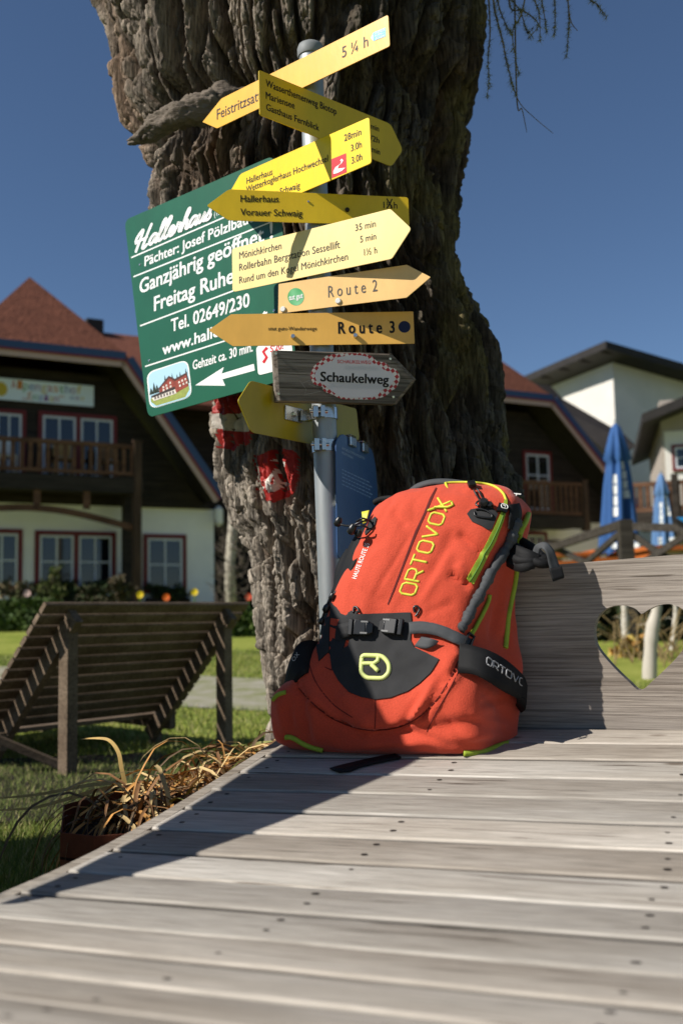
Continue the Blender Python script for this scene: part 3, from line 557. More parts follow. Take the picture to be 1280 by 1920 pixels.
def script_word(t, f):
    b = MB(); A, E, T = Vector((112, 712)), Vector((648, 478)), Vector((34, -142)); tot = sum(SG[c][0] for c in 'Hallerhaus'); x = 0; yo_ = 0.0
    for ch in 'Hallerhaus':
        for st in SG[ch][1]:
            P = [tuple(A + (E - A) * ((x + p.x) / tot) + T * p.y) for p in crspline([(u, v, 0) for u, v in st], 6)]
            line_on(b, f, 2, P, 16, -.0006 - yo_); yo_ += .00005
            for q in (P[0], P[-1]): poly_on(b, f, 2, [(q[0] + 8 * math.cos(k * .785), q[1] + 8 * math.sin(k * .785)) for k in range(8)], -.0006 - yo_); yo_ += .00005
        x += SG[ch][0]
    b.build('lettering', M_wprint, t, fix=False)
fq = [(50, 490), (1085, 40), (1140, 540), (1245, 1570), (212, 1858)]
t, f = sign('notice_board', 'large green enamel board with white lettering, arrow and a small chalet picture', 'sign', -43, 540, fq, M_green, crop=2, off=-.010, thick=.003, rad=[.03, .03, .001, .03, .03], group=None)
script_word(t, f)
letters(t, f, 2, [('Pächter: Josef Pölzlbauer', (192, 810), (990, 480), 66), ('Ganzjährig geöffnet !', (158, 1000), (1075, 612), 96), ('Freitag Ruhetag', (258, 1120), (955, 868), 98), ('Tel. 02649/230', (375, 1264), (915, 1086), 86), ('www.hallerhaus.at', (316, 1424), (1040, 1178), 74), ('Gehzeit ca. 30 min.', (525, 1526), (938, 1398), 62)], M_wprint, .024)
letters(t, f, 2, [('(1.350m)', (672, 468), (800, 415), 40)], M_wprint, 0)
b = MB()
for L_ in ([(98, 750), (772, 457)], [(114, 882), (1065, 503)], [(160, 1222), (1000, 905)], [(194, 1503), (1090, 1215)]): line_on(b, f, 2, L_, 9)
b.build('rule', M_wprint, t, fix=False)
b = MB(); poly_on(b, f, 2, [(540, 1633), (738, 1507), (722, 1553), (945, 1485), (952, 1530), (728, 1591), (748, 1636)]); b.build('arrow', M_wprint, t, fix=False)
b = MB(); poly_on(b, f, 2, round_poly([(202, 1545), (490, 1452), (520, 1712), (228, 1800)], 60)); b.build('picture_border', M_wprint, t, fix=False)
b = MB(); q = lambda u, v: (212 + 270 * u + (23 + 8 * u) * v, 1551 - 91 * u + (243 + 8 * u) * v); rp = lambda P: [q(*p) for p in P]
pm = [mat('pic_sky', '#a9cfe0'), mat('pic_fir', '#1d2b1c'), mat('pic_red', '#8a3a2a', var=.5, vscale=150), mat('pic_roof', '#4a2a22'), mat('pic_white', '#d8d0c4', var=.3, vscale=200), mat('pic_grass', '#8f9a4a', var=.2, vscale=90), mat('pic_dark', '#332a26')]
poly_on(b, f, 2, round_poly(rp([(0, 0), (1, 0), (1, 1), (0, 1)]), 54), -.001, 0)
poly_on(b, f, 2, rp([(.02, .72), (.98, .62), (.98, .80), (.86, .97), (.14, .97), (.02, .82)]), -.0012, 5)
for x, h in ((.05, .42), (.13, .3), (.2, .38), (.42, .2), (.48, .3), (.6, .22), (.72, .28), (.8, .24), (.9, .32), (.95, .2)): poly_on(b, f, 2, rp([(x - .055, .62), (x, h), (x + .055, .62)]), -.0014, 1)
poly_on(b, f, 2, rp([(.24, .74), (.26, .5), (.52, .30), (.66, .42), (.96, .36), (.97, .70), (.66, .78)]), -.0016, 2)
poly_on(b, f, 2, rp([(.2, .54), (.52, .26), (.68, .41), (.66, .45), (.52, .33), (.24, .55)]), -.0018, 3); poly_on(b, f, 2, rp([(.64, .40), (.98, .32), (.98, .37), (.66, .46)]), -.0018, 3)
poly_on(b, f, 2, rp([(.04, .70), (.64, .66), (.66, .80), (.1, .82)]), -.0018, 4); poly_on(b, f, 2, rp([(.04, .66), (.64, .60), (.64, .68), (.04, .72)]), -.0019, 6)
for k in range(7): poly_on(b, f, 2, rp([(.12 + k * .075, .71), (.155 + k * .075, .705), (.155 + k * .075, .78), (.12 + k * .075, .785)]), -.002, 6)
for u, v in ((.34, .5), (.42, .48), (.52, .44), (.34, .58), (.43, .56), (.52, .54), (.74, .5), (.82, .48), (.9, .47), (.75, .6), (.84, .58), (.92, .57)): poly_on(b, f, 2, rp([(u, v), (u + .04, v - .005), (u + .04, v + .05), (u, v + .055)]), -.002, 4)
b.build('chalet_picture', pm, t, fix=False)
b = MB(); poly_on(b, f, 2, round_poly([(962, 1366), (1200, 1290), (1226, 1500), (976, 1565)], 26), -.001); b.build('sticker', M_wprint, t, fix=False)
b = MB(); line_on(b, f, 2, [(1040, 1372), (1012, 1402), (1036, 1440), (1012, 1478)], 20, -.0016); b.build('sticker_emblem', M_sred, t, fix=False)
letters(t, f, 2, [('S\'20!', (1062, 1405), (1150, 1380), 44)], M_sred, .03, -.0016)
bolts(t, f, 2, [(1087, 1115), (222, 1462), (158, 798)], .004, .003)
# ================================================================== slatted bench with the heart board
BD = Vector((0.92513583, -0.37900349, 0.02190993)).normalized(); BF = Vector((.379, .925, 0)).normalized()
BP = [(0.5, 2.0, -.24951862), (.459385, 1.899881, -.266462), (.418801, 1.799815, -.283791), (.378188, 1.699699, -.300757), (.337488, 1.599435, -.31661), (.296653, 1.498949, -.330594), (.255648, 1.398201, -.341953), (.214461, 1.297203, -.349921), (.173104, 1.196032, -.353735), (.131624, 1.094845, -.352628), (.090107, .993895, -.345846), (.048683, .893544, -.332654), (.007, .793, -.314), (-.035, .693, -.291), (-.077, .593, -.262)]
BP = [Vector(p) + CP for p in BP]; BP = [BP[0] + (BP[0] - BP[1])] + BP
U0, U1 = -.684, 1.05
bench = thing('slatted_bench', 'weathered grey slatted wooden bench with a heart cut in its end board', 'bench', (BP[5].x, BP[5].y, 0), Frame(Vector((BP[5].x, BP[5].y, 0)), Vector((BD.x, BD.y, 0))))
M_deck = wood('weathered_larch', '#c6beb2', '#8d867c', gs=1.0, bump=.4, cross=230, blot=.6, along=5, crack=.85); M_heart = wood('heart_board_wood', '#a79d92', '#71685f', gs=1.0, bump=.4, band=True, attr=False, cross=170, blot=.6, along=3, crack=.7)
b = MB(); sb = MB()
for i in range(len(BP) - 1):
    A, B = BP[i], BP[i + 1]; e = (A - B); ln = e.length; e.normalize(); nz = BD.cross(e)
    if nz.z < 0: nz = -nz
    tl = random.uniform(.004, .022); nz = (nz + e * tl).normalized()
    fr = Frame((A + B) / 2, BD, nz); k = random.uniform(.76, 1.12); k2 = random.uniform(.97, 1.03)
    if i in (6, 8, 3): k *= .88
    if i in (5, 7): k = 1.12
    j = random.uniform(-.002, .002)
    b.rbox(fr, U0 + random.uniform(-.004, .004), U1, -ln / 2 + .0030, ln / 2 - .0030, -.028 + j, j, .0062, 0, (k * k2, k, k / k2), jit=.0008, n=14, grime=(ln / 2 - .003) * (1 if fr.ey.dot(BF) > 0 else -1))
    for u in (-.640, -.262, .155, .80):
        for v in (-.024, .024):
            if random.random() < .22: continue
            c = fr.W(u + random.uniform(-.006, .006), v + random.uniform(-.005, .005), j + .0006); r = random.uniform(.0030, .0048)
            sb.add([c + (fr.ex * math.cos(q * .628) * 1.25 + fr.ey * math.sin(q * .628)) * r for q in range(10)], [tuple(range(10))])
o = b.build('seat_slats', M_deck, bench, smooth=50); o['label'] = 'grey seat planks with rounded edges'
sb.build('screws', mat('screw_recess', '#241d18', rough=.8), bench, fix=False)
b = MB()
for u, dz in ((U0 - .018, -.004), (.155, -.030), (.80, -.030)):
    top = [p + BD * u + Vector((0, 0, dz)) for p in BP]; bot = [p + Vector((0, 0, -.10)) for p in top]
    for s in (-.013, .013): b.grid([[p + BD * s for p in top], [p + BD * s for p in bot]])
    b.grid([[p + BD * -.013 for p in top], [p + BD * .013 for p in top]]); b.grid([[p + BD * -.013 for p in bot], [p + BD * .013 for p in bot]])
b.build('side_rail', wood('rail_wood', '#b0a79a', '#6f675d', attr=False, cross=150), bench)
for u in (U0 + .05, U1 - .1):
    for i in (2, 12):
        p = BP[i] + BD * u - Vector((0, 0, .05)); b = MB(); b.bar(p, Vector((p.x, p.y, 0)), .07, .07); b.build('leg', M_deck, bench)
# heart board
hf = Frame(BP[0] + BF * .035, BD); Lh = lambda x, y, k=0: hf.L(*cpt(k, x, y))
topL, topR = Vector(Lh(1050, 1056)), Vector(Lh(1280, 1042)); botL = Vector(Lh(1108, 1383)); sl = (topR.y - topL.y) / (topR.x - topL.x)
xa = -.30; outl = [(xa, botL.y - .06), (U1, botL.y - .06), (U1, topL.y + sl * (U1 - topL.x)), (.25, topL.y + sl * (.25 - topL.x)), (xa, topL.y - .05)]
xa = Lh(925, 1200)[0]; outl[0] = (xa, outl[0][1]); outl[4] = (xa, topL.y + sl * (xa - topL.x)); outl[3] = ((xa + U1) / 2, topL.y + sl * ((xa + U1) / 2 - topL.x))
hk = [(1197, 1152), (1186, 1143), (1170, 1137), (1150, 1136), (1132, 1141), (1118, 1153), (1110, 1170), (1109, 1190), (1114, 1210), (1130, 1232), (1152, 1256), (1175, 1278), (1198, 1296), (1222, 1277), (1246, 1255), (1268, 1232), (1283, 1210), (1289, 1188), (1287, 1167), (1278, 1150), (1263, 1139), (1245, 1135), (1226, 1138), (1210, 1145)]
hp = [Lh(x, y) for x, y in hk]; hp = [tuple(p)[:2] for p in crspline([(x, z, 0) for x, z in hp], 4, True)]
def heart_board():
    vs_, ed = [], []
    for loop in (outl, hp):
        o0 = len(vs_); vs_ += [Vector(p) for p in loop]; ed += [(o0 + i, o0 + (i + 1) % len(loop)) for i in range(len(loop))]
    V2, E2, F2, *_ = delaunay_2d_cdt(vs_, ed, [], 2, 1e-6)
    fs = []
    for f in F2:
        c = sum((V2[i] for i in f), Vector((0, 0))) / len(f)
        if not inpoly(np.array([c.x]), np.array([c.y]), hp)[0] and inpoly(np.array([c.x]), np.array([c.y]), outl)[0]: fs.append(f)
    b = MB(); T = .038; b.add([hf.W(v.x, 0, v.y) for v in V2], fs); b.add([hf.W(v.x, T, v.y) for v in V2], [f[::-1] for f in fs])
    for loop in (outl, hp): n = len(loop); b.add([hf.W(x, 0, z) for x, z in loop] + [hf.W(x, T, z) for x, z in loop], [(i, (i + 1) % n, (i + 1) % n + n, i + n) for i in range(n)])
    o = b.build('heart_board', M_heart, bench); bm = bmesh.new(); bm.from_mesh(o.data); bmesh.ops.remove_doubles(bm, verts=bm.verts, dist=1e-5); bmesh.ops.recalc_face_normals(bm, faces=bm.faces); bm.to_mesh(o.data); bm.free()
    o['label'] = 'thick upright plank with a heart-shaped cut-out'; md = o.modifiers.new('b', 'BEVEL'); md.width = .004; md.segments = 2; md.angle_limit = R_(50)
heart_board()
def bench_hit(px, py, lift=0.0):
    v = ray(px, py)
    for i in range(len(BP) - 1):
        A, B = BP[i], BP[i + 1]; e = A - B; n = e.cross(BD).normalized(); n = n if n.z > 0 else -n
        P = CP + v * ((A + n * lift - CP).dot(n) / v.dot(n)); s = (P - B).dot(e) / e.length_squared
        if 0 <= s <= 1: return P
    return P
# ================================================================== backpack
M_or = mat('orange_fabric', '#c4482f', rough=0.78, spec=0.22, var=0.16, vscale=420, bump=0.8, bscale=330, bdist=0.0016, sheen=.15)
M_dg = mat('dark_grey_fabric', '#2b2b2c', rough=0.75, spec=0.25, var=0.15, vscale=30, bump=0.4, bscale=700, bdist=.001)
M_mg = mat('mid_grey_fabric', '#47494b', rough=0.7, spec=0.25, var=0.15, vscale=30, bump=0.4, bscale=700, bdist=.001)
M_bk = mat('black_webbing', '#141415', rough=0.7, spec=0.25, bump=0.5, bscale=600, bdist=.001)
M_pl = mat('black_plastic', '#18191a', rough=0.35, spec=0.45)
M_lime = mat('lime_fabric', '#96ab36', rough=0.6, spec=0.25, var=.08, vscale=40, bump=.3, bscale=700, bdist=.001)
M_limep = mat('lime_print', '#cfcf40', rough=0.55); M_pb = mat('dark_seam', '#5a1410', rough=.8)
M_silver = mat('silver_print', '#a8a8aa', rough=.5); M_emb = mat('pale_lime_emblem', '#dbe48e', rough=.5)
def pa(px, py, A): return on_plane(px, py, BF * A, BF)          # pixel onto the vertical plane at bench depth A
LV = [  # FL, FM, FR, RB, front depth, back depth
    ((548, 1404), (720, 1414), (885, 1411), (950, 1401), 1.960, 2.06),
    ((520, 1388), (720, 1400), (893, 1400), (957, 1390), 1.940, 2.11),
    ((511, 1345), (716, 1362), (893, 1362), (960, 1350), 1.925, 2.13),
    ((520, 1300), (716, 1318), (888, 1310), (966, 1295), 1.922, 2.135),
    ((566, 1255), (720, 1268), (872, 1252), (970, 1240), 1.940, 2.14),
    ((600, 1200), (726, 1210), (864, 1200), (963, 1190), 1.960, 2.145),
    ((622, 1130), (735, 1135), (872, 1140), (960, 1120), 1.978, 2.145),
    ((655, 1052), (768, 1050), (903, 1058), (968, 1050), 2.000, 2.15),
    ((683, 992), (793, 985), (930, 997), (980, 990), 2.020, 2.16),
    ((706, 953), (812, 942), (950, 950), (986, 962), 2.043, 2.165),
    ((742, 926), (832, 917), (948, 922), (974, 944), 2.078, 2.17),
    ((775, 916), (848, 908), (930, 911), (955, 934), 2.110, 2.165),
    ((800, 915), (856, 911), (915, 914), (935, 928), 2.130, 2.155)]
pk0 = pa(740, 1408, 2.0)
pack = thing('backpack', 'orange hiking backpack with lime trim, standing on the bench against the heart board', 'backpack', pk0)
rows = []
for (FL, FM, FR, RB, af, ab) in LV:
    fl, fm, fr_, rb = pa(*FL, af + .012), pa(*FM, af - .010), pa(*FR, af + .008), pa(*RB, ab)
    lb = fl + BF * (ab - af - .02) + BD * .012
    ring = [fl, fl.lerp(fm, .5) - BF * .012, fm, fm.lerp(fr_, .5) - BF * .010, fr_, fr_.lerp(rb, .5) + (BD * .008), rb, rb.lerp(lb, .5) + BF * .004, lb, lb.lerp(fl, .5) - BD * .010]
    rows.append(crspline(ring, 14, True))
nu = len(rows[0]); cols = [crspline([r[j] for r in rows], 11) for j in range(nu)]
G = [[cols[j][i] for j in range(nu)] for i in range(len(cols[0]))]
V = np.array([list(p) for r in G for p in r]); nr = len(G)
def ring_normals(V):
    g = V.reshape(nr, nu, 3); du = np.roll(g, -1, 1) - np.roll(g, 1, 1); dv = np.gradient(g, axis=0); n = np.cross(du, dv); n /= np.linalg.norm(n, axis=2, keepdims=True) + 1e-9
    c = g.mean(1, keepdims=True); s = np.sign((n * (g - c)).sum(2).mean()); return (n * s).reshape(-1, 3)
Nn = ring_normals(V); loc = V - np.array(pk0); U = loc @ np.array(BD); Z = loc[:, 2]
D = V - np.array(CP); kk = D @ np.array(cf); PX = 640 + F * (D @ np.array(cr)) / kk; PY = 960 - F * (D @ np.array(cu)) / kk
cr_t = np.linspace(0, 1, nr).repeat(nu); fade = sstep(0, .06, cr_t) * sstep(1, .93, cr_t)
wr = (fbm(loc * 9, 3, 3) - .5) * .015 + (fbm(loc * [30, 30, 18], 3, 13) - .5) * .004 + (1 - np.abs(2 * fbm(loc * [16, 16, 9] + fbm(loc * 7, 2, 9)[:, None] * 1.2, 3, 5) - 1) - .7) * .0065
def fold(x0, y0, x1, y1, amp, wd):           # a crease along a line on the cloth
    L = math.hypot(x1 - x0, y1 - y0); t = ((PX - x0) * (x1 - x0) + (PY - y0) * (y1 - y0)) / L ** 2; d = ((PX - x0) * (y1 - y0) - (PY - y0) * (x1 - x0)) / L
    return 1.25 * amp * np.exp(-(d / wd) ** 2) * sstep(-.12, .15, t) * sstep(1.12, .85, t)
front = (Nn @ np.array(BF)) < 0.2
wr = wr + front * (fold(905, 1040, 860, 1000, -.008, 7) + fold(880, 1100, 842, 1075, -.009, 6) + fold(872, 1085, 858, 1060, .006, 7) + fold(700, 1010, 655, 1070, -.005, 14) + fold(760, 985, 735, 955, -.004, 8) + fold(850, 1000, 800, 1090, -.004, 12)
    + fold(860, 1262, 800, 1340, .006, 8) + fold(838, 1265, 788, 1345, -.006, 7) + fold(815, 1285, 775, 1350, .006, 8) + fold(790, 1300, 755, 1358, -.005, 7) + fold(640, 1300, 690, 1360, .004, 9) + fold(600, 1290, 660, 1370, -.007, 9) + fold(548, 1310, 540, 1390, -.006, 8) + fold(580, 1300, 600, 1395, .006, 12) + fold(562, 1280, 575, 1390, -.008, 7)
    + fold(660, 1385, 940, 1345, -.006, 12) + fold(640, 1400, 930, 1380, .006, 10) + fold(690, 1330, 690, 1400, .004, 14) + fold(745, 1380, 935, 1392, -.004, 8))
arc = [(560, 1290), (590, 1322), (625, 1348), (665, 1364), (702, 1369), (745, 1364), (785, 1344), (818, 1312), (842, 1275), (858, 1240)]
dm = np.full(len(V), 1e9)
for (ax_, ay_), (bx_, by_) in zip(arc[:-1], arc[1:]):
    t = np.clip(((PX - ax_) * (bx_ - ax_) + (PY - ay_) * (by_ - ay_)) / ((bx_ - ax_) ** 2 + (by_ - ay_) ** 2), 0, 1); dm = np.minimum(dm, np.hypot(PX - ax_ - t * (bx_ - ax_), PY - ay_ - t * (by_ - ay_)))
for (x0, y0, x1, y1, a_, w_) in ((770, 1000, 700, 1120, -.0022, 5), (700, 960, 668, 1030, -.0025, 6), (860, 925, 905, 935, -.002, 6), (845, 1035, 790, 1130, .0022, 7), (660, 1100, 720, 1130, -.0022, 6), (800, 1150, 850, 1130, -.003, 6), (740, 930, 705, 985, -.002, 6), (930, 1130, 915, 1200, -.004, 6), (948, 1100, 935, 1190, .004, 8), (900, 1320, 955, 1310, -.004, 7), (880, 1340, 950, 1360, .004, 9), (905, 1295, 940, 1335, -.003, 6), (530, 1330, 560, 1385, -.004, 5), (618, 1340, 640, 1398, -.003, 6), (760, 1372, 850, 1395, -.003, 6), (820, 1320, 870, 1390, -.003, 7)): wr = wr + fold(x0, y0, x1, y1, a_, w_)
above = inpoly(PX, PY, arc + [(858, 1100), (560, 1100)])
wr = wr + front * (.011 * np.exp(-(dm / 30) ** 2) * above - .006 * np.exp(-(dm / 6) ** 2))
V2 = V + Nn * (wr * fade)[:, None]
Qi = []
for i in range(nr - 1):
    for j in range(nu): Qi.append((i * nu + j, i * nu + (j + 1) % nu, (i + 1) * nu + (j + 1) % nu, (i + 1) * nu + j))
b = MB(); b.add([Vector(p) for p in V2], Qi + [tuple(range(nu)), tuple(range((nr - 1) * nu, nr * nu))])
body = b.build('body', M_or, pack, smooth=70)
BV = BVHTree.FromPolygons([Vector(p) for p in V2], Qi)
CEN = Vector(V2.mean(0))
def cast(px, py):
    d = ray(px, py).normalized(); l, n, i, ds = BV.ray_cast(CP, d)
    if l is None:
        l, n, i, ds = BV.find_nearest(CP + d * (2.02 / d.dot(Vector((0, 1, 0)))))
    if n.dot(d) > 0: n = -n
    return l, n
def patch(b, P, off=.002, step=7, mi=0, skirt=.004):
    P = [Vector(p) for p in P]; B = []
    for i in range(len(P)):
        a, c = P[i], P[(i + 1) % len(P)]; m = max(1, int((c - a).length / step)); B += [a.lerp(c, k / m) for k in range(m)]
    xs = [p.x for p in B]; ys = [p.y for p in B]; gx, gy = np.meshgrid(np.arange(min(xs), max(xs), step), np.arange(min(ys), max(ys), step)); gx, gy = gx.ravel(), gy.ravel(); ok = inpoly(gx, gy, [tuple(p) for p in B])
    pts = B + [Vector((x, y)) for x, y in zip(gx[ok], gy[ok]) if min((Vector((x, y)) - q).length for q in B) > step * .45]
    n = len(B); v2, e2, f2, *_ = delaunay_2d_cdt(pts, [(i, (i + 1) % n) for i in range(n)], [], 1, 1e-4)
    hits = [cast(v.x, v.y) for v in v2]; top = [l + nn * off for l, nn in hits]; m = len(top)
    cnt = {}
    for f in f2:
        for k in range(len(f)): e = (f[k], f[(k + 1) % len(f)]); cnt[tuple(sorted(e))] = cnt.get(tuple(sorted(e)), 0) + 1
    sk = [e for e, c in cnt.items() if c == 1]; low = [l - nn * skirt for l, nn in hits]
    b.add(top + low, [tuple(f) for f in f2] + [(a, c, c + m, a + m) for a, c in sk], mi)
def ppart(name, P, m, off=.002, step=7, parent=None, label=None):
    b = MB(); patch(b, P, off, step); o = b.build(name, m, parent or pack, smooth=60)
    if label: o['label'] = label
    return o
def path_on(P, off, n=6):
    out = []
    for p in crspline([(x, y, 0) for x, y in P], n): l, nn = cast(p.x, p.y); out.append(l + nn * off)
    return out
def cord(name, P, r, m, off=None, parent=None, n=6, flat=1.0, k=8):
    b = MB(); b.tube(path_on(P, r if off is None else off, n), r, k, flat=flat); return b.build(name, m, parent or pack, smooth=180)
def free_cord(name, P, r, m, n=6, k=8, parent=None):          # P: (px, py, depth)
    b = MB(); b.tube(crspline([pa(*p) for p in P], n), r, k); return b.build(name, m, parent or pack, smooth=180)
def ribbon(name, top, bot, m, thick=.003, n=6, parent=None, label=None, kc=4):
    T, B_ = crspline([pa(*p) for p in top], n), crspline([pa(*p) for p in bot], n); b = MB()
    b.grid([[T[i].lerp(B_[i], k / kc) for i in range(len(T))] for k in range(kc + 1)]); o = b.build(name, m, parent or pack, smooth=180, solid=thick)
    if label: o['label'] = label
    return o
def strap_on(name, P, wpx, m, off=.004, n=6, label=None, thick=.0025):
    b = MB(); c = [Vector((p.x, p.y)) for p in crspline([(x, y, 0) for x, y in P], n)]; L, Rr = stroke_poly([tuple(p) for p in c], wpx); g = []
    for k in range(4):
        row = []
        for a, d in zip(L, Rr): q = Vector(a).lerp(Vector(d), k / 3); l, nn = cast(q.x, q.y); row.append(l + nn * off)
        g.append(row)
    b.grid(g); o = b.build(name, m, pack, smooth=180, solid=thick)
    if label: o['label'] = label
    return o
c8 = lambda L: [cpt(8, *p) for p in L]; c9 = lambda L: [cpt(9, *p) for p in L]; c11 = lambda L: [cpt(11, *p) for p in L]
# panels and trim
fp = ppart('front_panel', c9([(290, 158), (395, 120), (790, 108), (800, 200), (790, 300), (815, 352), (900, 392), (992, 440), (930, 540), (860, 605), (770, 665), (650, 708), (540, 722), (440, 705), (350, 668), (280, 590), (235, 500), (222, 400), (350, 345), (362, 300), (256, 308), (268, 220)]), M_dg, .003, 7, label='black padded panel with a pale emblem')
b = MB()
def rrect(x0, y0, x1, y1, r): return round_poly([(x0, y0), (x1, y0), (x1, y1), (x0, y1)], r, 5)
def strokes(b, P, w, off, closed=False):
    pts = [Vector(p) for p in P]
    if closed: pts = pts + [pts[0]]
    fine = []
    for a, c in zip(pts[:-1], pts[1:]):
        m = max(1, int((c - a).length / 3)); fine += [a.lerp(c, k / m) for k in range(m)]
    fine.append(pts[-1]); W_ = [cast(p.x, p.y) for p in fine]
    b.tube([l + nn * off for l, nn in W_], w / F * 2.0 / 2, 8)
strokes(b, c9(round_poly([(450, 412), (590, 415), (642, 470), (640, 535), (600, 576), (480, 572), (442, 535)], [24, 30, 30, 30, 30, 30, 30], 4)), 9, .0030, True)
strokes(b, c9([(448, 470), (530, 470), (562, 450), (565, 420)]), 8, .0030); strokes(b, c9([(515, 478), (562, 522)]), 8.5, .0030)
b.build('emblem', M_emb, fp, smooth=180)
LG = {'O': [[(.18, 0), (.82, 0), (1, .18), (1, .82), (.82, 1), (.18, 1), (0, .82), (0, .18), (.18, 0)]], 'R': [[(0, 0), (0, 1), (.8, 1), (1, .84), (1, .55), (.8, .4), (0, .4)], [(.55, .4), (1, 0)]], 'T': [[(0, 1), (1, 1)], [(.5, 1), (.5, 0)]], 'V': [[(0, 1), (.5, 0), (1, 1)]], 'X': [[(0, 0), (1, 1)], [(0, 1), (1, 0)]]}
def brand(b, S, E, capS, capE, w, off, word='ORTOVOX', cw=.114, gap=.034, caster=cast, n=None):
    S, E, cs, ce = Vector(S), Vector(E), Vector(capS), Vector(capE); x = 0
    for ch in (word if n is None else word[:n]):
        for st in LG[ch]:
            P = []
            for gx, gy in st: t = x + gx * cw; P.append(S.lerp(E, t) + cs.lerp(ce, t) * gy)
            fine = []
            for a, c in zip(P[:-1], P[1:]): m = max(1, int((c - a).length / 3)); fine += [a.lerp(c, k / m) for k in range(m)]
            fine.append(P[-1]); pts = []
            for p in fine: l, nn = caster(p.x, p.y); pts.append(l + nn * off)
            b.tube(pts, w / F * 1.0, 6)
        x += cw + gap
b = MB(); brand(b, (776, 1117), (845, 940), (-28, -5), (-25, -6), 5.2, -.0005); b.build('lettering', M_limep, pack, smooth=180)
def small_text(name, text, a, e, cap, m, off=.0008, caster=cast, bold=.03, parent=None):
    b = MB(); Vg, Fg = glyphs(text); a, e, cap = Vector(a), Vector(e), Vector(cap); P = []
    for gx, gy in Vg: q = a.lerp(e, gx) + cap * (gy / CAPH); l, nn = caster(q.x, q.y); P.append(l + nn * off)
    b.add(P, Fg); return b.build(name, m, parent or pack, fix=False)
small_text('small_lettering', 'HAUTE ROUTE 35', (668, 1086), (693, 1020), (-8, -2), M_wprint, .0012, bold=.05)
ppart('flap_seam', c8([(628, 122), (636, 128), (560, 300), (500, 430), (430, 610), (360, 790), (312, 905), (306, 900), (352, 780), (420, 600), (490, 415), (545, 300), (590, 190)]), M_pb, .0012, 5)
ppart('tab', c8([(836, 300), (860, 272), (930, 258), (1010, 262), (1040, 300), (1000, 400), (975, 405), (930, 378), (870, 350)]), M_dg, .003, 6); ppart('tab', c8([(160, 420), (196, 350), (228, 318), (238, 328), (225, 375), (190, 415), (165, 440)]), M_dg, .003, 5)
ppart('zip_strip', c8([(832, 728), (880, 640), (950, 520), (1010, 400), (1060, 290), (1090, 180), (1102, 210), (1098, 270), (1075, 340), (1025, 470), (960, 600), (905, 710), (880, 768)]), M_lime, .004, 6, label='wide lime zip strip')
cord('zip_line', c8([(856, 745), (915, 640), (985, 505), (1045, 380), (1085, 270)]), .0016, mat('zip_dark', '#4d7a1e'), .0046)
cord('zip_strip', c11([(735, 510), (690, 620), (650, 740), (625, 900), (620, 1090), (600, 1250), (560, 1450), (530, 1600), (515, 1780), (500, 1950)]), .0055, M_lime, .002)
cord('piping', c11([(315, 1365), (300, 1440), (240, 1580), (170, 1720), (120, 1800)]), .0045, M_lime, .004)
b = MB(); tp = path_on(c11([(600, 540), (560, 640), (520, 760), (440, 900), (330, 1080), (250, 1240), (180, 1380), (110, 1520), (50, 1660), (0, 1760)]), .010, 8); m_ = len(tp)
b.tube(tp, [(.0105 + .0016 * math.sin(i * .55) + .001 * math.sin(i * 1.7)) * (.75 if i < 4 or i > m_ - 4 else 1) for i in range(m_)], 14); b.build('compression_strap', M_mg, pack, smooth=180)['label'] = 'rolled grey strap along the edge'
strap_on('strap', c11([(560, 400), (580, 470), (565, 560), (555, 650)]), 19, M_bk, .010)
b = MB(); b.tube([pa(*p) for p in ((982, 968, 2.12), (990, 964, 2.125), (985, 978, 2.10), (972, 1002, 2.07))], .006, 8); b.build('loop', M_lime, pack, smooth=180)
cord('top_piping', [(775, 914), (815, 909), (855, 906), (895, 907), (925, 913), (942, 926), (948, 940)], .0028, M_limep, .002)
cord('bottom_piping', [(536, 1381), (550, 1383), (575, 1396), (606, 1405)], .0055, M_lime, .003, flat=1); cord('bottom_piping', [(868, 1410), (900, 1408), (930, 1400), (955, 1394)], .0065, M_lime, .003)
cord('side_piping', [(513, 1312), (522, 1303), (536, 1298)], .005, M_lime, .001)
cord('seam', arc, .0012, M_pb, .0004); cord('seam', [(703, 1310), (704, 1335), (702, 1368)], .0009, M_pb, .0004); cord('seam', [(575, 1225), (590, 1275), (622, 1318), (660, 1345)], .001, M_pb, .0003); cord('seam', [(858, 1262), (838, 1300), (815, 1340), (800, 1372)], .001, M_pb, .0003)
ppart('side_panel', [(604, 1130), (622, 1118), (618, 1180), (617, 1222), (598, 1240), (594, 1210), (598, 1165)], M_dg, .003, 6)
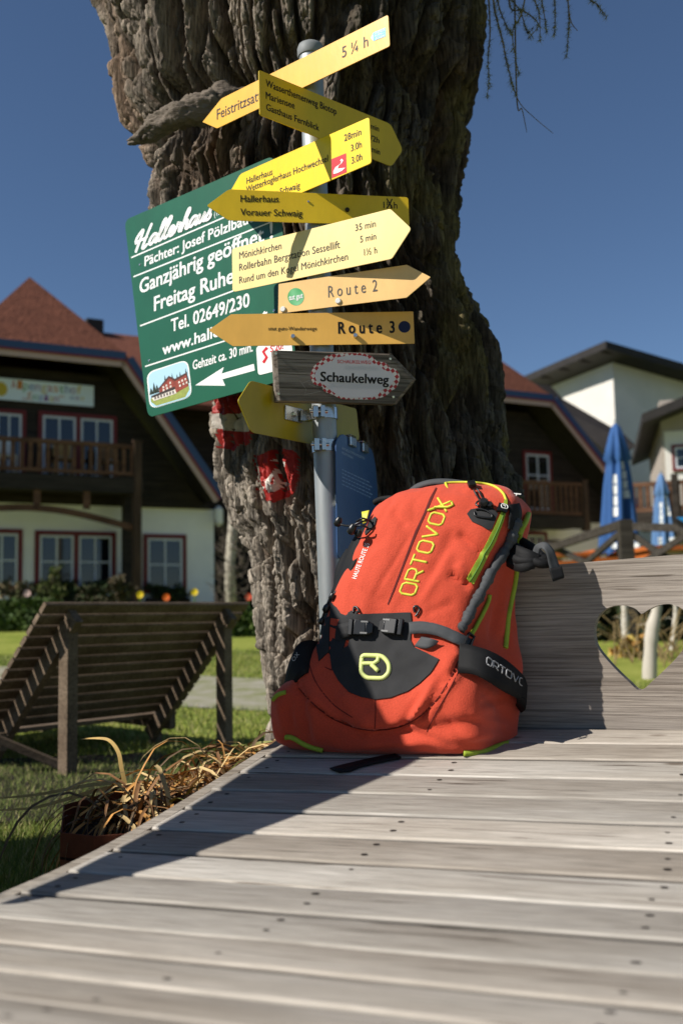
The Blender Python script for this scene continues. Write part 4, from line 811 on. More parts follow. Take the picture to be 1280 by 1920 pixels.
# front strap, buckles
strap_on('webbing', [(640, 1186), (660, 1180), (684, 1178)], 27, M_dg, .008); strap_on('webbing', [(770, 1180), (795, 1179), (825, 1185), (850, 1197), (874, 1211)], 22, M_mg, .009)
b = MB(); ribbon('strap_end', [(790, 1194, 1.945), (808, 1197, 1.935), (822, 1202, 1.94)], [(776, 1212, 1.945), (800, 1216, 1.935), (818, 1208, 1.94)], M_mg, .002)
def surf(px, py, ang):
    l, nn = cast(px, py); l2, _ = cast(px + 8 * math.cos(ang), py + 8 * math.sin(ang)); x = l2 - l; x = (x - nn * x.dot(nn)).normalized(); return Frame(l, x, nn)   # ez = normal
def buckle(px, py, ang):
    f = surf(px, py, ang); s = 1 / F * 2.0; b = MB()
    def slab(x0, x1, h0, h1, y, z0=.006):
        P = [f.W(x0 * s, -y[0] * s, z0), f.W(x1 * s, -y[1] * s, z0), f.W(x1 * s, y[1] * s, z0), f.W(x0 * s, y[0] * s, z0)]; Q = [p + f.ez * h for p, h in zip(P, (h0, h1, h1, h0))]
        b.add(P + Q, [(3, 2, 1, 0), (4, 5, 6, 7)] + [(i, (i + 1) % 4, (i + 1) % 4 + 4, i + 4) for i in range(4)])
    slab(-14, 10, .013, .013, (15, 15)); slab(10, 24, .013, .008, (15, 9)); slab(-26, -17, .010, .011, (16, 16)); slab(-17, -14, .006, .006, (13, 13))
    o = b.build('buckle', M_pl, pack, smooth=50, bevel=.0022); d = MB()
    for q in (-11, 11): d.box(f, 0 * s, 14 * s, (q - 1.6) * s, (q + 1.6) * s, .018, .0196)
    d.build('buckle_slot', mat('slot', '#7a7a78', rough=.4), o)
buckle(680, 1179, R_(3)); buckle(735, 1177, R_(183))
f_ = surf(872, 1206, R_(35)); b = MB(); s_ = 2.0 / F
for q in ((-8, -5), (5, 8)): b.box(f_, q[0] * s_, q[1] * s_, -17 * s_, 17 * s_, .008, .016)
for q in ((-17, -14), (14, 17)): b.box(f_, -5 * s_, 5 * s_, q[0] * s_, q[1] * s_, .008, .016)
b.build('slider', M_pl, pack, bevel=.001)
for P in ([(664, 1150), (665, 1140), (671, 1140), (675, 1149)], [(778, 1149), (776, 1140), (782, 1137), (787, 1143), (783, 1152), (779, 1156)]): cord('loop', P, .0022, M_pl, .004, n=5)
# hip belt wings
ribbon('hip_belt', [(862, 1206, 1.945), (890, 1212, 1.945), (920, 1222, 1.955), (950, 1240, 1.985), (978, 1266, 2.05), (986, 1285, 2.12)], [(858, 1262, 1.930), (885, 1264, 1.925), (912, 1276, 1.932), (944, 1296, 1.965), (974, 1312, 2.04), (984, 1322, 2.12)], M_bk, .005, label='black hip belt wing with grey lettering')
def belt_pt(px, py):
    A = float(np.interp(px, [858, 890, 916, 947, 976, 985], [1.937, 1.935, 1.943, 1.975, 2.045, 2.12])); return pa(px, py, A - .016), -BF
c14 = lambda x, y: (860 + x / 5.818, 1160 + y / 5.818)
b = MB(); brand(b, c14(300, 490), c14(780, 790), (1.2, -13), (1.2, -13), 2.1, .0005, caster=belt_pt, cw=.118, gap=.03, n=6); b.build('belt_lettering', M_silver, pack, smooth=180)
ribbon('belt_edge', [(984, 1310, 2.05), (985, 1328, 2.07), (977, 1336, 2.1)], [(966, 1305, 2.03), (968, 1316, 2.05), (966, 1322, 2.1)], M_bk, .003)
ribbon('hip_belt', [(600, 1205, 1.99), (580, 1201, 1.965), (562, 1206, 1.95), (552, 1222, 1.945), (541, 1250, 1.95), (534, 1284, 1.975), (534, 1300, 2.03)], [(596, 1258, 1.97), (586, 1262, 1.945), (578, 1262, 1.93), (570, 1264, 1.92), (558, 1276, 1.925), (548, 1296, 1.95), (540, 1308, 2.03)], M_bk, .005, label='black looped hip belt wing')
ribbon('belt_pad', [(534, 1290, 1.99), (550, 1272, 2.0), (575, 1262, 2.0), (590, 1262, 1.995)], [(562, 1318, 1.96), (572, 1312, 1.965), (580, 1300, 1.965), (585, 1285, 1.97)], M_bk, .004)
small_text('belt_lettering', 'OX', (551, 1241), (562, 1227), (-5, -5), M_silver, .001, caster=lambda x, y: (pa(x, y, 1.93), -BF), bold=.0)
# left hand straps and cords
ribbon('shoulder_strap', [(686, 985, 2.06), (664, 1010, 2.05), (645, 1050, 2.04), (625, 1105, 2.03), (610, 1145, 2.02), (602, 1190, 2.01)], [(702, 992, 2.03), (682, 1030, 2.02), (660, 1070, 2.0), (640, 1118, 1.99), (624, 1160, 1.98), (616, 1200, 1.97)], M_bk, .006)
ribbon('shoulder_strap', [(650, 1030, 2.08), (632, 1062, 2.07), (628, 1100, 2.06), (640, 1118, 2.05)], [(662, 1030, 2.06), (646, 1062, 2.05), (640, 1095, 2.04), (648, 1110, 2.03)], M_bk, .005)
for P in ([(632, 980, 2.02), (645, 985, 2.01), (660, 985, 2.0), (678, 978, 2.0), (694, 975, 2.02)], [(660, 990, 2.0), (676, 985, 1.99), (690, 990, 2.0)], [(668, 978, 2.01), (680, 972, 2.0), (695, 978, 2.03)], [(640, 1100, 2.0), (622, 1118, 1.99), (610, 1142, 1.99), (602, 1165, 1.99)]): free_cord('cord', P, .0022, M_pl)
for (x, y, A, r) in ((634, 978, 2.02, .011), (660, 992, 1.995, .012), (612, 1140, 1.985, .010), (603, 1164, 1.985, .008), (622, 1118, 1.985, .008), (672, 1000, 2.0, .009)):
    b = MB(); b.lathe(pa(x, y, A) - Vector((.3, 0, .7)).normalized() * r, (.3, -.2, .7), [(r * .4, 0), (r * .8, r * .4), (r * .75, r * 1.3), (r * .45, r * 1.9)], 12); b.build('cord_lock', M_pl, pack, smooth=50)
ribbon('tag', [(678, 960, 2.04), (692, 957, 2.04)], [(680, 982, 2.03), (686, 980, 2.03)], M_limep, .002)
# top: handle, cord, labels, shoulder harness behind
b = MB(); b.tube(crspline([pa(*p) for p in ((770, 921, 2.16), (785, 911, 2.16), (812, 904, 2.16), (845, 904, 2.16), (880, 910, 2.16), (895, 920, 2.16))], 6), .0085, 12, flat=.6); b.build('carry_handle', M_mg, pack, smooth=180)
b = MB(); b.tube(crspline([pa(*p) for p in ((735, 934, 2.14), (715, 936, 2.16), (702, 942, 2.17))], 5), .007, 10); b.build('harness_end', M_bk, pack, smooth=180)
f_ = surf(884, 913, R_(70)); b = MB(); b.box(f_, -9 * s_, 9 * s_, -8 * s_, 8 * s_, .002, .012); b.build('cord_clip', M_pl, pack, bevel=.002)
for P in ([(888, 921), (893, 932), (903, 945)], [(893, 920), (902, 931), (907, 942)], [(898, 952), (893, 948), (900, 942), (912, 947), (922, 955)], [(890, 962), (893, 970), (918, 973), (921, 967), (912, 960), (900, 957), (892, 958)]): cord('cord', P, .0020, M_pl, .006, n=5)
b = MB(); l, nn = cast(907, 947); b.lathe(l, nn, [(.009, .0), (.011, .004), (.010, .013), (.006, .018)], 14); l, nn = cast(918, 950); b.lathe(l, nn, [(.007, .0), (.008, .006), (.006, .012)], 12); b.build('cord_lock', M_pl, pack, smooth=50)
ppart('label', c11([(425, 400), (505, 415), (520, 440), (495, 490), (440, 470), (400, 470)]), M_pl, .012, 4)
b = MB(); strokes(b, c11(round_poly([(452, 412), (500, 424), (505, 445), (490, 462), (450, 452), (440, 432)], 8, 3)), 1.8, .0132, True); strokes(b, c11([(462, 428), (485, 432), (478, 450)]), 1.5, .0132); b.build('label_emblem', M_wprint, pack, smooth=180)
lb = ribbon('label', [(956, 921, 2.12), (980, 927, 2.14)], [(951, 933, 2.115), (969, 944, 2.135)], M_pl, .002)
b = MB(); g = lambda x, y: pa(*cpt(11, x, y), 2.10)
for P in ([(580, 262), (675, 272)], [(632, 270), (598, 318)], [(545, 308), (612, 332)], [(598, 318), (612, 332)]): b.tube([g(*P[0]), g(*P[1])], .0013, 6)
b.build('label_emblem', M_wprint, pack)
# harness bundle and loose strap
for P, r in (([(955, 1020, 2.10), (975, 1035, 2.06), (995, 1045, 2.05), (1018, 1050, 2.05), (1030, 1048, 2.06)], .012), ([(962, 1030, 2.08), (985, 1042, 2.05), (1010, 1056, 2.04), (1028, 1056, 2.05)], .010), ([(958, 1040, 2.07), (972, 1050, 2.045), (992, 1052, 2.04), (1012, 1050, 2.05)], .011), ([(970, 1012, 2.12), (985, 1020, 2.10), (1000, 1030, 2.09), (1015, 1045, 2.08)], .010), ([(955, 1052, 2.06), (975, 1060, 2.05), (1000, 1058, 2.05)], .010)): free_cord('harness_bundle', P, r, M_bk, k=12)
ribbon('loose_strap', [(998, 1036, 2.06), (1004, 1022, 2.05), (1022, 1017, 2.04), (1036, 1030, 2.04), (1044, 1050, 2.045), (1051, 1070, 2.05), (1056, 1084, 2.055)], [(1010, 1042, 2.05), (1012, 1030, 2.04), (1018, 1030, 2.03), (1024, 1040, 2.03), (1028, 1058, 2.035), (1033, 1076, 2.04), (1036, 1091, 2.045)], M_mg, .0025)
ribbon('harness_strap', [(948, 1012, 2.10), (968, 1022, 2.05), (990, 1030, 2.035), (1012, 1040, 2.04)], [(950, 1062, 2.07), (970, 1072, 2.035), (990, 1070, 2.03), (1008, 1060, 2.04)], M_bk, .004)
ribbon('strap_tip', [(1028, 1066, 2.030), (1052, 1062, 2.040)], [(1036, 1090, 2.030), (1057, 1083, 2.040)], M_bk, .004)
b = MB(); tp_ = [(740, 1414), (715, 1418), (690, 1423), (660, 1430), (635, 1436), (618, 1441)]; bt = [(752, 1420), (728, 1425), (700, 1431), (675, 1438), (655, 1446), (636, 1448)]
b.grid([[bench_hit(x, y, .003) for x, y in tp_], [bench_hit(x, y, .003) for x, y in bt]]); b.build('strap_on_slats', M_bk, pack, solid=.003, smooth=180)
# ================================================================== ground, path, lawn
M_lawn = mat('lawn', '#74842f', rough=.95, spec=.1, col2='#a3a552', vscale=1.6, bump=.8, bscale=60, bdist=.03); M_path = mat('paving', '#a39c90', rough=.9, spec=.15, col2='#767a4a', vscale=3.5, bump=.5, bscale=30, bdist=.01)
def sheet(name, m, x0, x1, ys, dz, left=None, right=None):
    b = MB(); G = []
    for y in ys:
        a = left(y) if left else x0; c = right(y) if right else x1; G.append([Vector((a + (c - a) * k / 12, y, ground_z(y) + dz)) for k in range(13)])
    b.grid(G); o = b.build(name, m, None, smooth=180); return tag(o, kind='structure')
ys = [-30, -10, 0, 2, 4] + [5 + .5 * i for i in range(32)] + [22, 26, 32, 45, 70, 120, 300, 800]
tag(sheet('ground', M_lawn, -400, 400, ys, 0), 'lawn ground rising gently to the inn')
b = MB(); G = []
for i in range(40):
    x = -12 + i * .5; yc = 8.9 - .55 * (x + 1) ; G.append([Vector((x, yc + d, ground_z(yc + d) + .006)) for d in (-1.1, -.55, 0, .55, 1.1)])
b.grid(G); tag(b.build('paved_path', M_path, None, smooth=180), kind='structure')
b = MB(); P = [(-3.2, 3.5), (-1.1, 3.75), (-.75, 4.6), (-1.0, 5.6), (-3.2, 5.3)]; b.prism([Vector((x, y, .005)) for x, y in P], (0, 0, .012)); tag(b.build('soil_strip', mat('soil', '#2c241b', rough=1, var=.4, vscale=30, bump=1, bscale=80, bdist=.02)), kind='structure')
def inpath(x, y): return abs(y - (8.9 - .55 * (x + 1))) < 1.05
def grass(n, xr, yr, h, wd, keep, seed):
    r = np.random.default_rng(seed); x = r.uniform(*xr, n); y = r.uniform(*yr, n); k = np.array([keep(a, c) for a, c in zip(x, y)]); x, y = x[k], y[k]; m = len(x)
    z = np.array([ground_z(v) for v in y]) - .005; th = r.uniform(0, 6.283, m); hh = h * r.uniform(.4, 1.25, m); ln = r.normal(0, .45, (m, 2)) * hh[:, None]; wx, wy = np.cos(th) * wd, np.sin(th) * wd
    V = np.stack([np.stack([x - wx, y - wy, z], 1), np.stack([x + wx, y + wy, z], 1), np.stack([x + ln[:, 0], y + ln[:, 1], z + hh], 1)], 1).reshape(-1, 3); Q = np.arange(3 * m).reshape(-1, 3)
    c = np.array([.15, .20, .038])[None] * r.uniform(.6, 1.35, (m, 1)); dry = r.random(m) < .25; c[dry] = np.array([.42, .38, .16]) * r.uniform(.6, 1.1, (dry.sum(), 1)); return V, Q, np.repeat(c, 3, 0)
V1, Q1, C1 = grass(60000, (-2.3, -.35), (2.3, 5.2), .045, .0022, lambda x, y: True, 1)
V2_, Q2, C2 = grass(60000, (-5, .2), (5, 13), .04, .005, lambda x, y: not inpath(x, y), 2)
V3, Q3, C3 = grass(14000, (1.4, 3.6), (4.2, 9), .06, .004, lambda x, y: True, 3)
M_blade = mat('grass_blade', '#ffffff', rough=.7, spec=.2, attr='tone')
o = np_obj('grass', np.concatenate([V1, V2_, V3]), np.concatenate([Q1, Q2 + len(V1), Q3 + len(V1) + len(V2_)]), M_blade, None, False, {'tone': np.concatenate([C1, C2, C3])}, True); tag(o, kind='stuff')
# ================================================================== sun lounger seen from behind
M_lng = wood('lounger_wood', '#85735f', '#4e4134', gs=.8, bump=.4, cross=90, along=3)
ls = Vector((.62, .785, 0)).normalized(); la = Vector((-.785, .62, 0)).normalized()
LT = at(85, 1131, 4.72); top0 = LT; run = (la * .60 + Vector((0, 0, -.62))); LW = 1.36
lng = thing('sun_lounger', 'slatted wooden garden lounger with its raised back towards the bench', 'sun lounger', Vector((LT.x, LT.y, ground_z(LT.y))), None, None)
rn = run.normalized(); nrm = ls.cross(rn).normalized(); nrm = nrm if nrm.z < 0 else -nrm                     # underside normal
fr = Frame(LT, ls, -nrm); ex_len = run.length; b = MB(); ns = 12; pit = ex_len / ns
ydir = 1 if fr.ey.dot(rn) > 0 else -1
for i in range(ns):
    y0, y1 = i * pit, i * pit + pit - .014; k = random.uniform(.75, 1.1); a, c = sorted((ydir * y0, ydir * y1)); b.rbox(fr, 0, LW, a, c, -.012, .012, .004, 0, (k, k, k))
b.build('backrest_slats', M_lng, lng, smooth=50)
def beam(name, p, q, wd, dp, up): b = MB(); k = random.uniform(.8, 1.05); b.bar(p, q, wd, dp, up, 0, (k, k, k)); return b.build(name, M_lng, lng, bevel=.003)
for u in (.16, LW - .16):
    p = LT + ls * u + nrm * .055 + rn * .03; beam('rail', p, p + rn * (ex_len + .10), .045, .085, nrm)
    q = p + rn * .10 + nrm * .02; beam('leg', Vector((q.x, q.y, q.z + .07)), Vector((q.x, q.y, ground_z(q.y) - .02)), .07, .06, ls)
S0 = LT + run; b = MB()
for i in range(14):
    k = random.uniform(.75, 1.1); d = la * (.09 * i + .04) + Vector((0, 0, -.02 + .06 * ss(3, 10, i))); fq_ = Frame(S0 + d, ls); b.rbox(fq_, 0, LW, -.038, .038, -.012, .012, .004, 0, (k, k, k))
b.build('seat_slats', M_lng, lng, smooth=50)
for u in (.12, LW - .12):
    p = S0 + ls * u + Vector((0, 0, -.055)); beam('seat_rail', p - la * .1, p + la * 1.3 + Vector((0, 0, .05)), .045, .09, Vector((0, 0, 1)))
    for d in (.05, 1.15): q = p + la * d; beam('leg', q, Vector((q.x, q.y, ground_z(q.y) - .02)), .06, .05, ls)
q = LT + ls * .10 + rn * (ex_len * .93); beam('foot_board', Vector((q.x + .05, q.y - .22, .20)), Vector((q.x + .40, q.y - .10, .02)), .10, .035, Vector((0, 0, 1)))
# ================================================================== rusty planter with withered day lilies
PN = at(176, 1568, 1.96); pz = PN.z
M_rust = mat('rusty_steel', '#4a2618', rough=.8, spec=.2, col2='#6e3c26', vscale=22, bump=.5, bscale=120)
pl_ = thing('planter', 'rusty steel planter box filled with withered lily leaves beside the bench', 'planter', Vector((PN.x, PN.y, 0)))
lf = -Vector((BF.y, -BF.x, 0)); b = MB(); L0 = PN; W_ = .30; LN = 1.02; pe = Vector((.93, .37, 0)); c0 = PN + lf * .0
cor = [PN, PN + Vector((-.074, .04, 0)), PN + Vector((-.15, .34, 0)), PN + Vector((-.15, .34, 0)) + BF * .70, PN + Vector((.16, .10, 0)) + BF * .85, PN + Vector((.10, .03, 0))]
for a, c in zip(cor, cor[1:] + cor[:1]):
    b.prism([Vector((a.x, a.y, 0)), Vector((c.x, c.y, 0)), Vector((c.x, c.y, pz)), Vector((a.x, a.y, pz))], (Vector((0, 0, 1)).cross(c - a)).normalized() * -.003)
b.build('wall', M_rust, pl_); b = MB(); b.prism([Vector((p.x, p.y, pz - .05)) for p in cor], (0, 0, .005)); b.build('earth', mat('earth', '#1d1712', rough=1, bump=1, bscale=90, bdist=.02), pl_)
plant = thing('day_lily', 'withered brown and orange strap leaves spilling over the rusty planter', 'plant', Vector((PN.x, PN.y, pz)))
M_leaf = mat('strap_leaf', '#ffffff', rough=.65, spec=.25, attr='tone', var=.15, vscale=30, stretch=(1, 1, 1), bump=.2, bscale=200)
b = MB()
for i in range(1100):
    t = random.random() ** .85; s = random.uniform(.0, .16)
    base = PN + Vector((-.05, .16, 0)) + BF * (t * .80) + Vector((.9, -.1, 0)) * s * 1.2 + Vector((0, 0, -.015))
    az = random.uniform(0, 6.283); d = Vector((math.cos(az), math.sin(az), 0)); ln = random.uniform(.18, .38); up = random.uniform(.3, .95) if i % 6 else random.uniform(.9, 1.5); wd = random.uniform(.0025, .0055)
    r = random.random()
    col = (.20, .10, .04) if r < .32 else (.50, .25, .07) if r < .62 else (.58, .42, .19) if r < .86 else (.20, .20, .05) if r < .92 else (.13, .085, .045)
    k = random.uniform(.6, 1.2); col = tuple(c * k for c in col); P = []; p = base.copy(); v = (d * .6 + Vector((0, 0, up))).normalized(); n_ = 9; tw = random.uniform(-1.2, 1.2)
    for j in range(n_ + 1):
        P.append(p.copy()); v = (v + Vector((random.gauss(0, .10), random.gauss(0, .10), -.10 - .28 * random.random() - .05 * j))).normalized(); p = p + v * ln / n_
        if p.z < .03: p.z = .03
    L, Rr, Mi = [], [], []
    for j, q in enumerate(P):
        tg = (P[min(j + 1, n_)] - P[max(j - 1, 0)]).normalized(); sd_ = tg.cross(Vector((0, 0, 1))); sd_ = sd_.normalized() if sd_.length > .01 else Vector((1, 0, 0)); q2 = sd_.cross(tg); a = tw * j / n_; sd_ = sd_ * math.cos(a) + q2 * math.sin(a)
        ww = wd * (1 - (j / n_) ** 2.5 * .95); L.append(q + sd_ * ww); Rr.append(q - sd_ * ww); Mi.append(q - q2 * ww * .4)
    b.grid([L, Mi, Rr], 0, col)
for K in ([(235, 1470, 2.35), (228, 1440, 2.36), (222, 1410, 2.38), (205, 1388, 2.42), (180, 1384, 2.45), (150, 1386, 2.5)], [(300, 1470, 2.5), (200, 1478, 2.4), (120, 1500, 2.35), (60, 1515, 2.35), (-20, 1520, 2.35)], [(230, 1465, 2.4), (150, 1475, 2.5), (70, 1490, 2.6), (-20, 1498, 2.7)], [(330, 1480, 2.4), (400, 1450, 2.55), (460, 1425, 2.7), (500, 1400, 2.8)], [(430, 1430, 2.7), (470, 1405, 2.75), (500, 1396, 2.75), (516, 1402, 2.7), (490, 1412, 2.68)], [(440, 1420, 2.75), (480, 1395, 2.8), (512, 1390, 2.75)]):
    P = crspline([at(*k) for k in K], 6); m = len(P); wd = .0048; L = []; Rr = []
    for j, q in enumerate(P): tg = (P[min(j + 1, m - 1)] - P[max(j - 1, 0)]).normalized(); sd_ = tg.cross(Vector((.2, -1, .4))).normalized(); ww = wd * (1 - (j / m) ** 3); L.append(q + sd_ * ww); Rr.append(q - sd_ * ww)
    b.grid([L, P, Rr], 0, random.choice([(.22, .22, .06), (.42, .28, .09), (.36, .19, .06)]))
b.build('foliage', M_leaf, plant, smooth=180, fix=False)
# ================================================================== unseen board, added and shaped to cast the band across the bench
XP = -1.0; poly = [(1.17, .82), (1.36, .90), (1.70, 1.10), (1.95, 1.25), (1.97, 1.70), (1.72, 1.55), (1.53, 1.375), (1.23, .92)]
pb = thing('propped_board', 'weathered board fixed aslant on a stake that throws the dark band across the bench', 'board', Vector((XP, 1.75, 0)))
b = MB(); b.prism([Vector((XP, y, z)) for y, z in poly], (-.025, 0, 0)); b.build('board', M_deck, pb); b = MB(); b.bar(Vector((XP - .05, 1.9, 0)), Vector((XP - .05, 1.9, 1.5)), .05, .05); b.build('stake', M_deck, pb)
fp_ = thing('board_fence', 'tall weathered board fence panel at the edge of the lawn whose shade darkens the grass', 'fence', Vector((-2.25, 1.2, 0)))  # unseen fence panel, added to shade the lawn and planter
b = MB(); fbf = Frame(Vector((-2.25, 0, 0)), (0, 1, 0))
for k in range(24): g = random.uniform(.75, 1.1); b.box(fbf, -.6 + k * .152, -.6 + k * .152 + .148, 0, .02, .03, 1.83 + random.uniform(-.015, .015), 0, (g, g, g))
b.build('boards', M_deck, fp_)
for y in (-.5, 1.2, 2.9): b = MB(); b.box(fbf, y, y + .08, -.08, -.001, 0, 1.65); b.build('post', M_deck, fp_)
# ================================================================== things glimpsed through the heart
M_bare = mat('bare_wood', '#b8b0a2', rough=.7, var=.12, vscale=14, bump=.4, bscale=40, stretch=(1, 1, .3))
for (pts, wd, lab) in (([(1178, 1235), (1172, 1190), (1170, 1145), (1168, 1090)], .030, 'slim pale bare stake seen in the upper part of the heart cut-out'), ([(1216, 1300), (1218, 1230), (1222, 1180), (1230, 1140), (1226, 1100)], .052, 'thick white bare stake widening to its foot, seen through the heart'), ([(1258, 1232), (1262, 1190), (1266, 1150), (1262, 1110)], .022, 'thin crooked pale stake seen at the edge of the heart cut-out')):
    Yd = 9.3 if 'thick' in lab else 12.0; wd *= Yd / 5.2; P = crspline([at(x, y, Yd) for x, y in pts], 5); g = P[0].copy(); g.z = min(P[0].z - .02, ground_z(Yd) - .02); b = MB(); m = len(P)
    rs = [wd * .62 * (1.25 - .55 * i / m) * random.uniform(.85, 1.15) for i in range(m)]; b.tube([g] + P, [rs[0] * 1.2] + rs, 14); wd *= (1.5 if 'thick' in lab else 1.0); st = thing('bare_stake', lab, 'stake', Vector((g.x, g.y, 0))); b.build('trunk', M_bare, st, smooth=180)
    b = MB(); q = P[m // 2]
    for s in (-1, 1): b.tube([q, q + Vector((s * .06, .02, .05)), q + Vector((s * .12, .03, .04))], [.006, .004, .002], 5)
    b.build('side_twig', M_bare, st)
M_stalk = mat('dry_stalk', '#8a7550', rough=.9, var=.3, vscale=9)
ds = thing('dry_stalks', 'thin dry bent stalks crossing between the pale stakes behind the heart', 'plant', Vector((at(1235, 1200, 10.5).x, 10.5, ground_z(10.5)))); b = MB(); r_s = random.Random(3)
for k in range(34):
    q = at(r_s.uniform(1150, 1300), r_s.uniform(1215, 1245), r_s.uniform(10.2, 11.4)); q.z = ground_z(q.y); d = Vector((r_s.gauss(0, .3), r_s.gauss(0, .1), r_s.uniform(.3, .6))); b.tube([q, q + d * .5 + Vector((0, 0, .06)), q + d, q + d + Vector((d.x * .5, 0, -.08))], [.009, .007, .005, .003], 5)
b.build('stems', M_stalk, ds)
def leafy(name, label, cat, c, size, n, leaf, cols, seed, group=None, kind=None, base=None, stem=True):
    r = np.random.default_rng(seed); t = thing(name, label, cat, Vector((c.x, c.y, ground_z(c.y) if base is None else base)), None, group)
    cl = r.normal(0, .42, (max(6, n // 60), 3)).clip(-1, 1); cc = cl[r.integers(0, len(cl), n)] + r.normal(0, .16, (n, 3)); cc = cc.clip(-1.1, 1.1) * np.array(size)[None] + np.array(c)[None]
    a = r.normal(0, 1, (n, 3)); a /= np.linalg.norm(a, axis=1)[:, None]; bb = np.cross(a, r.normal(0, 1, (n, 3))); bb /= np.linalg.norm(bb, axis=1)[:, None]; s = leaf * r.uniform(.5, 1.3, (n, 1))
    V = np.stack([cc - a * s, cc + bb * s * .45, cc + a * s, cc - bb * s * .45], 1).reshape(-1, 3); Q = np.arange(4 * n).reshape(-1, 4); col = np.array(cols)[r.integers(0, len(cols), n)] * r.uniform(.55, 1.3, (n, 1))
    np_obj('foliage', V, Q, M_blade, t, False, {'tone': np.repeat(col, 4, 0)})
    if stem:
        b = MB(); g = Vector((c.x, c.y, ground_z(c.y) if base is None else base))
        for k in range(5): q = Vector(cc[k * 7 % n]); b.tube([g, g.lerp(q, .5) + Vector((.02, 0, .03)), q], [leaf * .25, leaf * .2, leaf * .1], 5)
        b.build('stem', mat('stem', '#4a3a28', rough=.9), t)
    return t
leafy('ornamental_grass', 'orange autumn grass tuft at the foot of the pale stakes behind the heart board', 'plant', at(1196, 1230, 11.4), (.30, .2, .22), 1500, .09, [(.42, .22, .05), (.40, .30, .08), (.30, .25, .06)], 5)
leafy('shrub', 'dark green shrub behind the pale stakes, seen through the heart', 'shrub', at(1160, 1152, 13.8), (1.5, .5, .36), 6000, .10, [(.02, .03, .01), (.03, .045, .015), (.05, .05, .02)], 6)
leafy('shrub', 'dry brown twiggy shrub seen in the far lobe of the heart', 'shrub', at(1262, 1158, 14.6), (.6, .5, .42), 1800, .09, [(.12, .09, .05), (.05, .04, .02), (.2, .16, .08)], 7)
# ================================================================== the inn with two half-hipped gables
M_tim = wood('dark_timber', '#3a322b', '#1e1915', gs=.35, bump=.3, attr=False); M_tim2 = wood('balcony_timber', '#75533e', '#3c2a20', gs=.5, bump=.3, attr=False)
M_post = wood('post_timber', '#5a4536', '#30241c', gs=.5, bump=.3, attr=False, ax=2)
M_plas = mat('plaster', '#eeebe8', rough=.9, spec=.15, var=.05, vscale=1.2, bump=.3, bscale=40, bdist=.01); M_plw = mat('white_plaster', '#d9d4ca', rough=.9, spec=.15, var=.05, vscale=1.0, bump=.3, bscale=40, bdist=.01); M_plg = mat('grey_plaster', '#a79d92', rough=.9, spec=.15, var=.06, vscale=1.0, bump=.3, bscale=40, bdist=.01)
M_roof = mat('roof_tiles', '#6a4030', rough=.85, spec=.2, var=.22, vscale=3.5, bump=.8, bscale=9, bdist=.05, detail=8); M_dkroof = mat('dark_roof', '#2c2826', rough=.7, var=.2, vscale=3)
M_ftrim = mat('blue_trim', '#33486f', rough=.5); M_fpink = mat('pale_trim', '#b69a92', rough=.6); M_fred = mat('red_trim', '#7a2c2a', rough=.5)
M_wred = mat('window_red', '#6a1a1c', rough=.5); M_wbar = mat('window_white', '#c9ccd2', rough=.5); M_glass = mat('window_glass', '#0d1218', rough=.04, spec=.8)
HA = R_(62); hx = Vector((math.sin(HA), math.cos(HA), 0)); O = at(232, 674, 24.0); O = Vector((O.x, O.y, 0.62)); hf_ = Frame(O, hx)
H = lambda px, py, y=0.0: hf_.L(px, py, y)
inn = thing('guesthouse', 'dark timber and plaster inn with brown half-hipped roofs and red framed windows', 'house', None, hf_)
GB = .0
